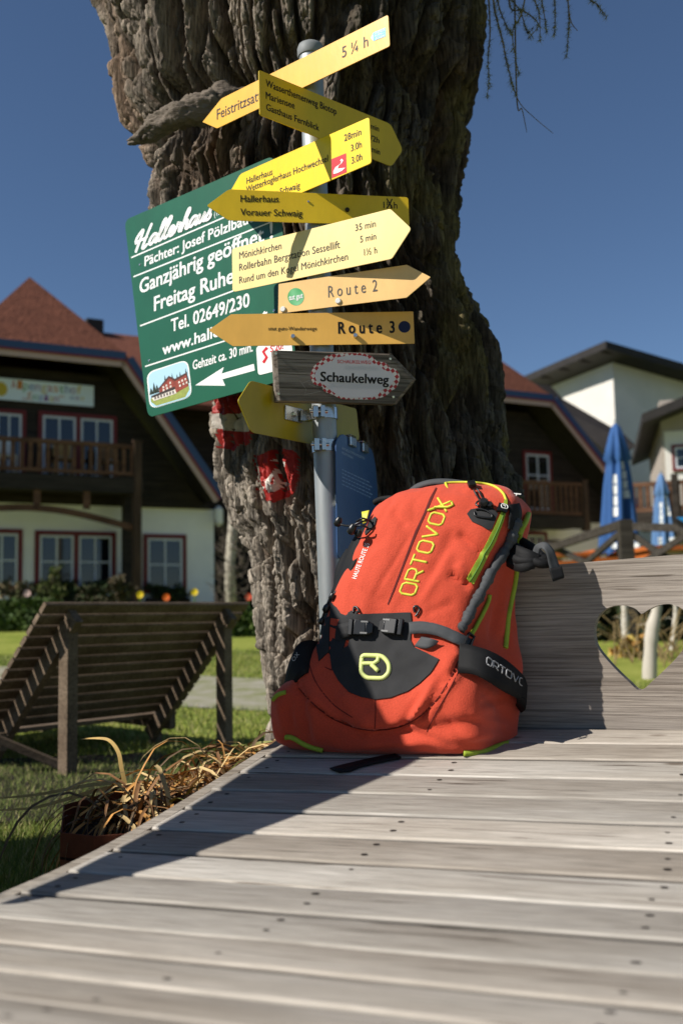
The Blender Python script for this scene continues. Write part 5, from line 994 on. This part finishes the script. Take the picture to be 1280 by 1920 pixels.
def gable(eR, rB, apex, hw, yA, yo=-.95):
    """half-hipped gable: eave corner, foot of the rake, hip apex (pixels); mirror: pixel x on the gable's axis"""
    R, B = Vector(H(*eR, yo)), Vector(H(*rB, yo)); 
    if hw:
        A = Vector((R.x - hw, R.y)); (lx0, ly0), (lx1, ly1) = eR, apex
        for _ in range(40): X_, Y_ = proj(hf_.W(A.x, yA, A.y)); A.y += (Y_ - (ly0 + (X_ - lx0) * (ly1 - ly0) / (lx1 - lx0))) * .01
    else: A = Vector(H(*apex, yA))
    ax = A.x; L, BL = Vector((2 * ax - R.x, R.y)), Vector((2 * ax - B.x, B.y)); bk = 11.0
    W3 = lambda p, y: hf_.W(p.x, y, p.y)
    b = MB(); up = Vector((0, 0, .16))
    P = [W3(L, yo), W3(R, yo), W3(A, yA), W3(A, bk), W3(R, bk), W3(B, yo), W3(B, bk), W3(L, bk), W3(BL, yo), W3(BL, bk)]
    fs = [(0, 1, 2), (1, 4, 3, 2), (1, 5, 6, 4), (0, 2, 3, 7), (0, 7, 9, 8)]
    b.add(P, fs, 1); b.add([p + up for p in P], fs); b.add([P[i] for i in (8, 0, 1, 5)] + [P[i] + up for i in (8, 0, 1, 5)], [(0, 1, 5, 4), (1, 2, 6, 5), (2, 3, 7, 6)])
    ro = b.build('roof', [M_roof, M_tim], inn)
    for nm, m, dz, h, dy in (('blue_fascia', M_ftrim, .10, .20, -.03), ('pale_fascia', M_fpink, -.09, .13, -.01), ('red_fascia', M_fred, -.005, .05, -.045)):
        b = MB()
        for p, q in ((BL, L), (L, R), (R, B)):
            dvec = (q - p).normalized(); nn = Vector((-dvec.y, dvec.x)) * (1 if dvec.x > 0 or abs(dvec.x) < .01 else -1)
            if nn.y < 0: nn = -nn
            a0, a1 = p + nn * (dz - h / 2), q + nn * (dz - h / 2); c0, c1 = p + nn * (dz + h / 2), q + nn * (dz + h / 2)
            b.prism([W3(a0, yo + dy), W3(a1, yo + dy), W3(c1, yo + dy), W3(c0, yo + dy)], hf_.ey * .04)
        b.build(nm, m, ro)
    b = MB(); s = .22                                                                   # timber gable wall
    lo = 3.49 - .62
    pts = [Vector((BL.x - .1, lo)), Vector((B.x + .15, lo)), Vector((B.x - .2, B.y + .1)), Vector((R.x - .18, R.y - .18)), Vector((L.x + .18, L.y - .18)), Vector((BL.x + .2, B.y + .1))]
    b.prism([W3(p, 0) for p in pts], hf_.ey * .3)
    for k in range(26):
        z = lo + .17 * k
        if z < pts[3].y - .1: 
            xr_ = B.x - .5 - max(0, (z - B.y)) * (B.x - R.x) / (R.y - B.y); xl_ = 2 * ax - xr_; b.prism([hf_.W(xl_, -.012, z), hf_.W(xr_, -.012, z), hf_.W(xr_, -.012, z + .15), hf_.W(xl_, -.012, z + .15)], hf_.ey * .011)
    b.build('timber_wall', M_tim, inn); b = MB(); xw = B.x + .25; b.prism([hf_.W(BL.x - .2, .12, -.6), hf_.W(xw, .12, -.6), hf_.W(xw, .12, lo), hf_.W(BL.x - .2, .12, lo)], hf_.ey * .3); b.build('plaster_wall', M_plas, inn)
    return R, B, ax
gR, gB, gax = gable((236, 676), (412, 936), (56, 531), 0, 1.2)
g2 = gable((1036, 753), (1198, 958), (932, 681), 2.3, 1.2)
b = MB(); r0, r1 = Vector(H(154, 612, 6)), Vector(H(240, 619, 6)); r2 = Vector(H(285, 720, 2)); b.prism([hf_.W(r0.x - 3, 6.4, r0.y), hf_.W(14, 6.4, r0.y + .05), hf_.W(14, 1.0, r0.y - 3.2), hf_.W(r0.x - 3, 1.0, r0.y - 3.2)], Vector((0, 0, -.15))); b.build('cross_roof', M_roof, inn)
b = MB(); b.prism([hf_.W(.9, 2.2, 0), hf_.W(12, 2.2, 0), hf_.W(12, 2.2, 6.3), hf_.W(.9, 2.2, 6.3)], hf_.ey * .3); b.build('link_wall', M_tim, inn)
cx, cz = H(176, 612, 6.2); b = MB(); b.box(hf_, cx - .25, cx + .25, 6, 6.5, cz - .8, cz + .18); b.build('chimney', M_dkroof, inn)
def window(x0, x1, z0, z1, n=2, y=0.0, fw=.10, parent=None, fr=None, cross=.5, name='window'):
    fr = fr or hf_; b = MB(); yo = y - .06
    b.box(fr, x0 - fw, x0, yo, y, z0 - fw, z1 + fw); b.box(fr, x1, x1 + fw, yo, y, z0 - fw, z1 + fw); b.box(fr, x0, x1, yo, y, z1, z1 + fw); b.box(fr, x0, x1, yo, y, z0 - fw, z0); wdt = (x1 - x0) / n
    for k in range(1, n): b.box(fr, x0 + k * wdt - .055, x0 + k * wdt + .055, yo, y, z0, z1)
    o = b.build(name, M_wred, parent or inn); g = MB(); g.box(fr, x0, x1, y - .025, y - .008, z0, z1); g.build('pane', M_glass, o); c = MB()
    for k in range(n):
        a, e = x0 + k * wdt + (.055 if k else 0), x0 + (k + 1) * wdt - (.055 if k < n - 1 else 0); bw = .055; yy = (y - .05, y - .026)
        c.box(fr, a, a + bw, *yy, z0, z1); c.box(fr, e - bw, e, *yy, z0, z1); c.box(fr, a + bw, e - bw, *yy, z1 - bw, z1); c.box(fr, a + bw, e - bw, *yy, z0, z0 + bw)
        m = (a + e) / 2; c.box(fr, m - .022, m + .022, *yy, z0 + bw, z1 - bw); h = z0 + (z1 - z0) * cross
        c.box(fr, a + bw, m - .022, *yy, h - .018, h + .018); c.box(fr, m + .022, e - bw, *yy, h - .018, h + .018)
    c.build('casement', M_wbar, o); return o
def pxwin(pl, pt, pr, pb, n, y=0.0, cross=.5):
    x0, z1 = H(pl, pt, y); x1, _ = H(pr, pt, y); _, z0 = H(pl, pb, y); return window(x0, x1, z0, z1, n, y, cross=cross)
pxwin(80, 779, 211, 905, 2, cross=.62); pxwin(-64, 770, 41, 905, 2, cross=.62); pxwin(74, 1003, 209, 1100, 2, .12, .48); pxwin(-100, 998, 34, 1098, 2, .12, .48); pxwin(276, 1009, 341, 1105, 1, .12, .48); pxwin(983, 851, 1026, 955, 1, cross=.62); pxwin(900, 851, 940, 955, 1, cross=.62)
def balcony(x0, x1, zt, zf, yo, posts, arch=True):
    bal = MB(); bal.box(hf_, x0, x1, yo, yo + .09, zt - .09, zt); bal.box(hf_, x0, x1, yo + .01, yo + .08, zf + .10, zf + .18); n = int((x1 - x0) / .19)
    for k in range(n):
        x = x0 + .08 + k * (x1 - x0 - .1) / n; bal.box(hf_, x, x + .085, yo + .025, yo + .06, zf + .18, zt - .09)
    o = bal.build('balcony_railing', M_tim2, inn); b = MB(); b.box(hf_, x0 - .05, x1 + .05, yo, -.01, zf - .22, zf + .02); b.box(hf_, x0 - .08, x1 + .08, yo - .03, yo - .001, zf - .30, zf + .05); b.build('balcony_floor', M_tim, inn)
    for x in posts:
        b = MB(); b.box(hf_, x - .09, x + .09, yo - .035, yo + .14, -.6 if arch else zf - .35, zt + .05); b.box(hf_, x - .11, x + .11, yo - .05, yo + .16, zt + .05, zt + .10); b.build('post', M_post, inn)
yo = -1.3; bx1, bz = H(262, 834, yo); bzf = H(262, 901, yo)[1]; balcony(max(-8.5, 2 * gax - bx1), bx1, bz, bzf, yo, [bx1 - .05, max(-8.5, 2 * gax - bx1) + .05])
b = MB(); x2 = H(240, 950, -.35)[0]; b.box(hf_, x2 - .12, x2 + .12, -.45, -.25, -.6, bzf - .23); b.build('post', M_tim, inn)
b = MB(); A0, A1, A2, A3 = [Vector(H(*p, yo + .05)) for p in ((-160, 965), (0, 946), (120, 952), (252, 984))]; crv = crspline([(p.x, p.y, 0) for p in (A0, A1, A2, A3)], 8)
b.grid([[hf_.W(p.x, yo + .02, p.y - .14) for p in crv], [hf_.W(p.x, yo + .02, p.y) for p in crv], [hf_.W(p.x, yo + .12, p.y) for p in crv], [hf_.W(p.x, yo + .12, p.y - .14) for p in crv], [hf_.W(p.x, yo + .02, p.y - .14) for p in crv]])
for q in (70, 163): x, z = H(q, 944, yo + .05); b.box(hf_, x - .07, x + .07, yo + .02, yo + .12, z - .12, bzf - .23)
b.build('arched_brace', M_tim2, inn)
bx0, bz2 = H(950, 898, -1.2); bx1_, _ = H(1098, 905, -1.2); bf2 = H(1098, 973, -1.2)[1]; balcony(bx0 - 3, bx1_, bz2, bf2, -1.2, [bx1_ - .06], False)
b = MB(); b.box(hf_, bx0 - 1, bx1_, .0, .1, .0, 2.3); b.build('ground_floor_wall', mat('brown_wall', '#5d5348', rough=.9, var=.1, vscale=2), inn)
pxwin(986, 1003, 1018, 1040, 1)
# banner on the gable
x0, z1 = H(-45, 711, -.10); x1, _ = H(176, 722, -.10); z0 = H(176, 763, -.10)[1]; z1 = H(176, 724, -.10)[1]
bnf = Frame(hf_.W(0, -.10, 0), hx); ban = thing('banner', 'white inn name banner with colourful letters on the dark gable', 'banner', None, bnf)
b = MB(); b.box(bnf, x0, x1, -.012, .0, z0, z1); b.build('panel', mat('banner_cloth', '#dce8f8', rough=.7), ban)
cl = [mat('ink_%s' % n, c) for n, c in (('red', '#a83a3c'), ('orange', '#c07a3a'), ('green', '#3f8a4e'), ('blue', '#3c5fa8'), ('purple', '#7a3a8a'), ('yellow', '#c2a83c'))]
def chars(text, xs, xe, zb, cap):
    wd = (xe - xs) / len(text); b = MB()
    for i, ch in enumerate(text):
        if ch == ' ': continue
        V, Fs = glyphs(ch); a = xs + wd * i; b.add([bnf.W(a + gx * wd * .85, -.0135, zb + gy / CAPH * cap) for gx, gy in V], Fs, i % 6)
    return b
xa_ = lambda px: H(px, 740, -.10)[0]; zz_ = lambda py, px=100: H(px, py, -.10)[1]
b = chars('Alpengasthof', xa_(21), xa_(155), zz_(734, 88), .20); c2 = chars('„Enzian“ ***', xa_(43), xa_(160), zz_(753, 100), .17); b.add(c2.v, c2.f); b.m[-len(c2.f):] = c2.m
xx, zz = H(2, 728, -.10); b.add([bnf.W(xx + .15 * math.cos(k * .6283), -.0136, zz - .02 + .17 * math.sin(k * .6283)) for k in range(10)], [tuple(range(10))], 5); b.build('lettering', cl, ban, fix=False)
# balcony chairs and crockery glimpsed between balusters
def chair(px, py, lab, m):
    x, z = H(px, py, -.75); t = thing('balcony_chair', lab, 'chair', hf_.W(x, -.75, bzf + .02)); b = MB(); z0 = bzf + .02
    b.box(hf_, x - .2, x + .2, -.95, -.55, z0 + .43, z0 + .47); b.build('seat', m, t); b = MB(); b.box(hf_, x - .2, x + .2, -.58, -.55, z0 + .55, z0 + .92); b.build('backrest', m, t)
    for dx in (-.18, .18):
        for dy in (-.93, -.57): b = MB(); b.box(hf_, x + dx - .018, x + dx + .018, dy - .018, dy + .018, z0, z0 + .43); b.build('leg', m, t)
chair(12, 870, 'white chair behind the balusters below the banner', mat('chair_white', '#d8d8d4', rough=.4)); chair(120, 870, 'yellowish wooden chair behind the balusters between the windows', mat('chair_wood', '#a8834a', rough=.5)); chair(205, 872, 'brown wooden chair behind the balusters near the corner post', mat('chair_brown', '#7a5836', rough=.5))
# flower boxes, hedge, shrubs, flowers
def at_h(px, py, y): x, z = H(px, py, y); return hf_.W(x, y, z)
def fbox(pa_, pb_, py, lab, seed):
    a, c = at_h(pa_, py, -.15), at_h(pb_, py, -.15); mid = (a + c) / 2; wd = (c - a).length / 2
    t = leafy('flower_box', lab, 'flower box', mid, (wd, .3, .22), 1500, .07, [(.03, .045, .015), (.05, .07, .02), (.02, .03, .012)], seed, base=mid.z - .3, stem=False)
    x0, z = H(pa_, py, 0); x1, _ = H(pb_, py, 0); b = MB(); b.box(hf_, x0, x1, -.2, .1, z - .35, z - .12); b.build('box', M_tim, t)
fbox(275, 352, 1112, 'dark green window box under the single ground floor window', 21); fbox(70, 215, 1108, 'dark green window box under the double ground floor window', 22)
def hedge(name, lab, px0, px1, py0, py1, Y, seed, n, cols):
    a, c = at(px0, (py0 + py1) / 2, Y), at(px1, (py0 + py1) / 2, Y); h = (py1 - py0) / F * Y / 2; mid = (a + c) / 2; r = np.random.default_rng(seed)
    t = thing(name, lab, 'hedge', Vector((mid.x, mid.y, mid.z - h))); wd = (c - a).length / 2; P = r.uniform(-1, 1, (n, 3)); P[:, 2] = np.clip(P[:, 2] * (1 + .12 * np.sin(P[:, 0] * 9)), -1.1, 1.1)
    face = r.integers(0, 3, n); P[face == 0, 2] = .92 + r.normal(0, .07, (face == 0).sum()); P[face == 1, 1] = -.95 + r.normal(0, .07, (face == 1).sum()); C_ = P * [wd, .7, h] + np.array(mid)
    A = r.normal(0, 1, (n, 3)); A /= np.linalg.norm(A, axis=1)[:, None]; B_ = np.cross(A, r.normal(0, 1, (n, 3))); B_ /= np.linalg.norm(B_, axis=1)[:, None]; s = .055 * r.uniform(.6, 1.3, (n, 1))
    V = np.stack([C_ - A * s, C_ + B_ * s * .6, C_ + A * s, C_ - B_ * s * .6], 1).reshape(-1, 3); col = np.array(cols)[r.integers(0, len(cols), n)] * r.uniform(.6, 1.3, (n, 1)); np_obj('foliage', V, np.arange(4 * n).reshape(-1, 4), M_blade, t, False, {'tone': np.repeat(col, 4, 0)})
HC = [(.06, .10, .02), (.09, .13, .03), (.04, .07, .015)]
hedge('hedge', 'low clipped green hedge behind the sun lounger in front of the inn', -220, 100, 1130, 1186, 19, 31, 9000, HC); hedge('hedge', 'low green hedge beside the big larch trunk below the birch', 440, 560, 1146, 1212, 16, 32, 5000, HC)
for i, (px, py, sx, sz, lab, cols) in enumerate(((95, 1100, .35, .45, 'leafy light green garden shrub in front of the double ground floor window', [(.10, .13, .03), (.07, .09, .02), (.16, .16, .06)]), (35, 1112, .5, .3, 'dry straw coloured perennials above the low hedge', [(.22, .17, .09), (.12, .10, .05), (.08, .09, .03)]), (175, 1112, .5, .25, 'dark garden shrub in front of the inn wall between window and post', [(.03, .045, .015), (.07, .06, .03)]), (230, 1105, .25, .3, 'brown seed heads beside the dark balcony post', [(.12, .09, .05), (.06, .06, .03)]))):
    c = at(px, py, 20.5); leafy('garden_shrub', lab, 'shrub', c, (sx, .3, sz), 700, .07, cols, 40 + i)
for px, py, col, lab in ((263, 1115, '#e8c81c', 'yellow flower beside the corner post of the inn'), (312, 1120, '#e0641c', 'orange flower under the single ground floor window'), (365, 1110, '#e8c81c', 'yellow flower standing alone against the pale wall'), (466, 1119, '#d8553c', 'red orange flower beside the larch trunk above the hedge'), (52, 1112, '#c8a89c', 'pale pink flower over the hedge')):
    c = at(px, py, 19.5); t = thing('flower', lab, 'flower', Vector((c.x, c.y, ground_z(c.y)))); b = MB(); b.tube([Vector((c.x, c.y, ground_z(c.y))), c], .012, 6); b.build('stem', mat('green_stem', '#4a6a2a'), t); b = MB()
    for k in range(9): a = k * .698; d = Vector((math.cos(a), -.3, math.sin(a))) * .075; q = Vector((-math.sin(a), 0, math.cos(a))) * .03; b.add([c, c + d * .6 + q, c + d, c + d * .6 - q], [(0, 1, 2, 3)])
    b.build('petals', mat('petal', col, rough=.6), t, fix=False)
bt = at(434, 1140, 18.0); M_bir = mat('birch_bark', '#c9c0ae', rough=.8, col2='#6a6258', vscale=7, stretch=(1, 1, 3)); birch = thing('birch_tree', 'slim pale birch trunk with bare grey twigs at the corner of the inn', 'tree', Vector((bt.x, bt.y, ground_z(bt.y))))
b = MB(); b.tube([Vector((bt.x, bt.y, ground_z(bt.y) - .1)), at(431, 1060, 18), at(437, 980, 18), at(440, 860, 18), at(446, 700, 18)], [.11, .09, .085, .07, .04], 10); b.build('trunk', M_bir, birch, smooth=180); b = MB()
for k in range(150):
    c = at(random.uniform(405, 470), random.uniform(990, 1130), 18 + random.uniform(-.5, .5)); d = Vector((random.gauss(0, .14), random.gauss(0, .1), random.uniform(.02, .28))); b.tube([c, c + d * .5 + Vector((.02, 0, 0)), c + d], [.012, .008, .004], 4)
b.build('twigs', mat('bare_twig', '#5e544a', rough=.9), birch)
lx, lz = H(410, 968, -.15); b = MB(); b.lathe(hf_.W(lx, -.15, lz - .25), (0, 0, 1), [(.05, 0), (.11, .08), (.11, .42), (.04, .5)], 14); wl = thing('wall_lamp', 'white lantern at the corner of the inn beside the larch trunk', 'lamp', hf_.W(lx, -.15, lz)); b.build('shade', mat('lamp_glass', '#e8e6e0', rough=.3), wl); b = MB(); b.box(hf_, lx - .02, lx + .02, -.13, .12, lz + .25, lz + .29); b.build('arm', M_tim, wl)
# ================================================================== white stair tower and annexe
a1 = R_(-15); tw_o = at(1153, 800, 38.0); twf = Frame(Vector((tw_o.x, tw_o.y, .62)), Vector((math.cos(a1), -math.sin(a1), 0)) if False else Vector((.93, .367, 0)))
tower = thing('tower_house', 'tall pale rendered building under a flat overhanging dark roof', 'house', None, twf)
zc = twf.L(1149, 673)[1]; b = MB(); b.box(twf, 0, 9, 0, 9, -.6, zc - .9); b.prism([twf.W(0, 0, zc - .9), twf.W(9, 0, zc - .9), twf.W(9, 0, zc - 1.2), twf.W(0, 0, zc)], twf.ey * 9) if False else b.prism([twf.W(0, 0, zc - .9), twf.W(9, 0, zc - .9), twf.W(9, 0, zc - .8), twf.W(0, 0, zc)], twf.ey * 9)
b.build('walls', M_plw, tower)
e0 = Vector(twf.L(1135, 639, -1.1)); e1 = Vector(twf.L(1290, 684, -1.1)); sl_ = (e1.y - e0.y) / (e1.x - e0.x); xe = e0.x; r_ = lambda x, y, dz: twf.W(x, y, e0.y + sl_ * (x - e0.x) + dz); b = MB()
b.prism([r_(xe, -1.1, 0), r_(10, -1.1, 0), r_(10, -1.1, -.28), r_(xe, -1.1, -.28)], twf.ey * 11)
b.build('roof', M_dkroof, tower); b = MB()
for k in range(8): b.box(twf, xe + .1, .0, -.8 + k * 1.35, -.6 + k * 1.35, zc - .05, zc + .14)
b.build('rafters', M_tim, tower)
b = MB(); c1, c2 = at(985, 716, 33.5), at(1160, 800, 33.0); c3 = at(1190, 838, 31); b.prism([at(1000, 716, 34), at(1062, 752, 34.0), at(1170, 815, 33.4), at(1192, 836, 33), at(1150, 860, 33), at(1040, 762, 33.8)], Vector((.2, 3.0, 0))); b.prism([at(960, 716, 34.5), at(1030, 722, 34.5), at(1062, 756, 34.5), at(960, 756, 34.5)], Vector((0, 2, 0))); lk = tag(b.build('lean_to_roof', M_dkroof), 'dark lean-to roof between the half-hipped gable and the pale tower', 'roof')
anf = Frame(Vector(at(1240, 900, 27.0).to_tuple()[:2] + (.62,)), Vector((.97, -.24, 0))); ann = thing('annexe', 'grey rendered annexe with a dark eave and a white framed window', 'house', None, anf)
AL = lambda px, py, y=0: anf.L(px, py, y); ax0 = AL(1243, 900)[0]; az1 = AL(1260, 770)[1]; b = MB(); b.box(anf, ax0, ax0 + 6, 0, 6, -.6, az1 + .3); b.build('walls', M_plg, ann)
b = MB(); q0, q1 = AL(1203, 786, -1.0), AL(1285, 752, -1.0); b.prism([anf.W(q0[0], -1, q0[1] - .1), anf.W(q0[0] + 7, -1, q0[1] - .1 + 7 * (q1[1] - q0[1]) / (q1[0] - q0[0])), anf.W(q0[0] + 7, -1, q0[1] + .15 + 7 * (q1[1] - q0[1]) / (q1[0] - q0[0])), anf.W(q0[0], -1, q0[1] + .15)], anf.ey * 8); b.build('roof', M_dkroof, ann)
wx0, wz1 = AL(1261, 840); wz0 = AL(1261, 880)[1]; b = MB(); b.box(anf, wx0 - .22, wx0 + 1.6, -.05, .0, wz0 - .3, wz1 + .45); b.build('window_surround', mat('surround_white', '#ddd9d0'), ann); window(wx0 + .02, wx0 + 1.3, wz0, wz1, 2, -.052, .07, ann, anf)
tf = Frame(Vector(at(1230, 930, 24.0).to_tuple()[:2] + (.62,)), Vector((.92, -.4, 0))); TL = lambda px, py: tf.L(px, py); ter = thing('terrace_railing', 'brown slatted terrace balustrade in front of the pale tower', 'railing', None, tf)
x0, z1 = TL(1180, 906); x1, _ = TL(1300, 880); z0 = TL(1180, 962)[1]; b = MB(); b.box(tf, x0, x1, 0, .08, z1 - .1, z1); b.box(tf, x0, x1, .01, .07, z0, z0 + .12); n = int((x1 - x0) / .17)
for k in range(n): x = x0 + .17 * k; b.box(tf, x, x + .11, .02, .05, z0 + .12, z1 - .1)
b.build('balusters', M_tim2, ter); b = MB(); b.box(tf, x0 - .1, x1, -.02, 3, z0 - .25, z0); b.build('deck', M_tim, ter); b = MB(); b.box(tf, x0 + .95, x0 + 1.1, -.05, .06, z0 - .6, z1 + .15); b.build('post', M_tim, ter)
# ================================================================== parasols, fence, tables
M_par = mat('parasol_blue', '#34588c', rough=.75, spec=.2, var=.1, vscale=6); M_parw = mat('parasol_print', '#e6e6e2', rough=.7)
def parasol(px, pt, pb, Y, lab, seed, col):
    r = random.Random(seed); top = at(px, pt, Y); bot = at(px, pb, Y); h = top.z - bot.z; g = ground_z(Y); t = thing('parasol', lab, 'parasol', Vector((bot.x, bot.y, g)), None, 'closed blue parasols on the terrace')
    b = MB(); b.tube([Vector((top.x, top.y, g)), Vector((top.x, top.y, top.z + .08))], .025, 10); b.build('pole', M_galv, t); n = 64; G = []; pf = [(0, .03), (.03, .08), (.12, .13), (.28, .19), (.30, .145), (.34, .155), (.5, .19), (.7, .22), (.88, .25), (1.0, .275)]
    S = h / 2.1
    for f, rad in pf:
        row = []
        for k in range(n):
            a = 6.28318 * k / n; fl = 1 + (.26 * math.cos(8 * a + f * 2) + .16 * math.cos(5 * a + 3 * f + seed)) * min(1, f * 3); row.append(Vector((top.x + math.cos(a) * rad * fl * S, top.y + math.sin(a) * rad * fl * S, top.z - h * (f + (.02 * math.cos(8 * a + 1) if f > .95 else 0)))))
        G.append(row)
    b = MB(); b.grid(G, closed=True); o = b.build('canopy', col, t, smooth=180)
    b = MB()
    for (a, f0, f1, wd) in ((-2.15, .40, .74, .42), (-1.18, .30, .60, .36), (-2.3, .88, .99, .34), (-1.2, .89, .99, .5)):
        m = max(2, int((f1 - f0) * 14))
        for q in range(m):
            fa, fb = f0 + (f1 - f0) * q / m + .006, f0 + (f1 - f0) * (q + 1) / m - .006; R = []
            for f in (fa, fb):
                rr = float(np.interp(f, [p[0] for p in pf], [p[1] for p in pf])); w_ = wd * r.uniform(.7, 1.0)
                R.append([Vector((top.x + math.cos(a + e * w_) * (rr * (1 + .26 * math.cos(8 * (a + e * w_) + f * 2) + .16 * math.cos(5 * (a + e * w_) + 3 * f + seed)) * S + .012), top.y + math.sin(a + e * w_) * (rr * (1 + .26 * math.cos(8 * (a + e * w_) + f * 2) + .16 * math.cos(5 * (a + e * w_) + 3 * f + seed)) * S + .012), top.z - h * f)) for e in (-.5, -.25, 0, .25, .5)])
            b.grid(R)
    b.build('lettering', M_parw, o, smooth=180)
parasol(1153, 795, 1034, 17.5, 'tall closed blue parasol with white print, the bigger one on the terrace', 1, M_par); parasol(1238, 888, 1024, 24, 'smaller closed pale blue parasol farther back on the terrace', 2, mat('parasol_pale', '#5a7ba6', rough=.75, spec=.2, var=.1, vscale=6))
M_fen = wood('fence_wood', '#4a443d', '#28241f', gs=.6, bump=.3, attr=False)
fen = thing('terrace_fence', 'grey wooden terrace fence with cross braces behind the heart board', 'fence', Vector((at(1168, 1100, 13).x, 13, ground_z(13))))
pC = [at(1170, 975, 13.0), at(1022, 1015, 16.0), at(1300, 990, 12.4)]; zg = ground_z(13)
def fpost(p, w_): b = MB(); b.bar(Vector((p.x, p.y, zg - .2)), p, w_, w_); b.build('post', M_fen, fen)
fpost(pC[0], .17); fpost(pC[1], .13); fpost(at(1296, 975, 12.4), .15)
b = MB(); dz = Vector((0, 0, -.06)); lo = Vector((0, 0, -.62)); b.bar(at(1160, 985, 13.05), at(985, 1043, 16.4), .07, .11); b.bar(at(1175, 987, 13.0), at(1300, 991, 12.4), .07, .10)
for p, q in ((at(1162, 1000, 13.05), at(1090, 1062, 14.4)), (at(1030, 1022, 15.8), at(1110, 1062, 14.0)), (at(1180, 1000, 13.0), at(1262, 1055, 12.6)), (at(1290, 1000, 12.4), at(1210, 1052, 12.8))): b.bar(p, q, .05, .08)
b.build('rails', M_fen, fen)
M_tab = mat('orange_table', '#b4602a', rough=.5, var=.15, vscale=6)
for i, (px, py, Y, wd, lab) in enumerate(((1262, 1030, 14.5, .55, 'orange wooden terrace table under the smaller parasol'), (1055, 1042, 18.5, .6, 'orange brown terrace table behind the crossed fence rails'), (1130, 1036, 18.5, .3, 'small brown terrace table at the foot of the bigger parasol'))):
    c = at(px, py, Y); t = thing('terrace_table', lab, 'table', Vector((c.x, c.y, ground_z(Y)))); f0 = Frame(Vector((c.x, c.y, 0)), (1, .1, 0)); b = MB(); b.box(f0, -wd, wd, -.4, .4, c.z - .03, c.z + .03); b.build('tabletop', M_tab, t); b = MB(); b.box(f0, -wd, wd, -.5, -.47, c.z - .42, c.z - .12); b.build('panel', M_tab, t)
    for s in (-1, 1): b = MB(); b.box(f0, s * wd * .8 - .05, s * wd * .8 + .05, -.35, .35, ground_z(Y) - .05, c.z - .03); b.build('leg', M_tab, t)
c = at(1282, 982, 12.0); t = thing('sunshade', 'bright blue cloth corner stretched over a dark frame at the terrace edge', 'sunshade', Vector((c.x, c.y, ground_z(12)))); b = MB(); b.prism([at(1266, 970, 12), at(1300, 968, 12), at(1300, 990, 12)], Vector((.3, .4, 0))); b.build('cloth', mat('cyan_cloth', '#2f8fd0', rough=.6), t); b = MB(); b.prism([at(1264, 972, 12.05), at(1296, 990, 12.05), at(1300, 1004, 12.05), at(1268, 984, 12.05)], Vector((.3, .4, 0))); b.build('frame', M_dkroof, t); b = MB(); p = at(1300, 985, 12.2); b.bar(Vector((p.x, p.y, zg - .2)), p, .06, .06); b.build('pole', M_dkroof, t)
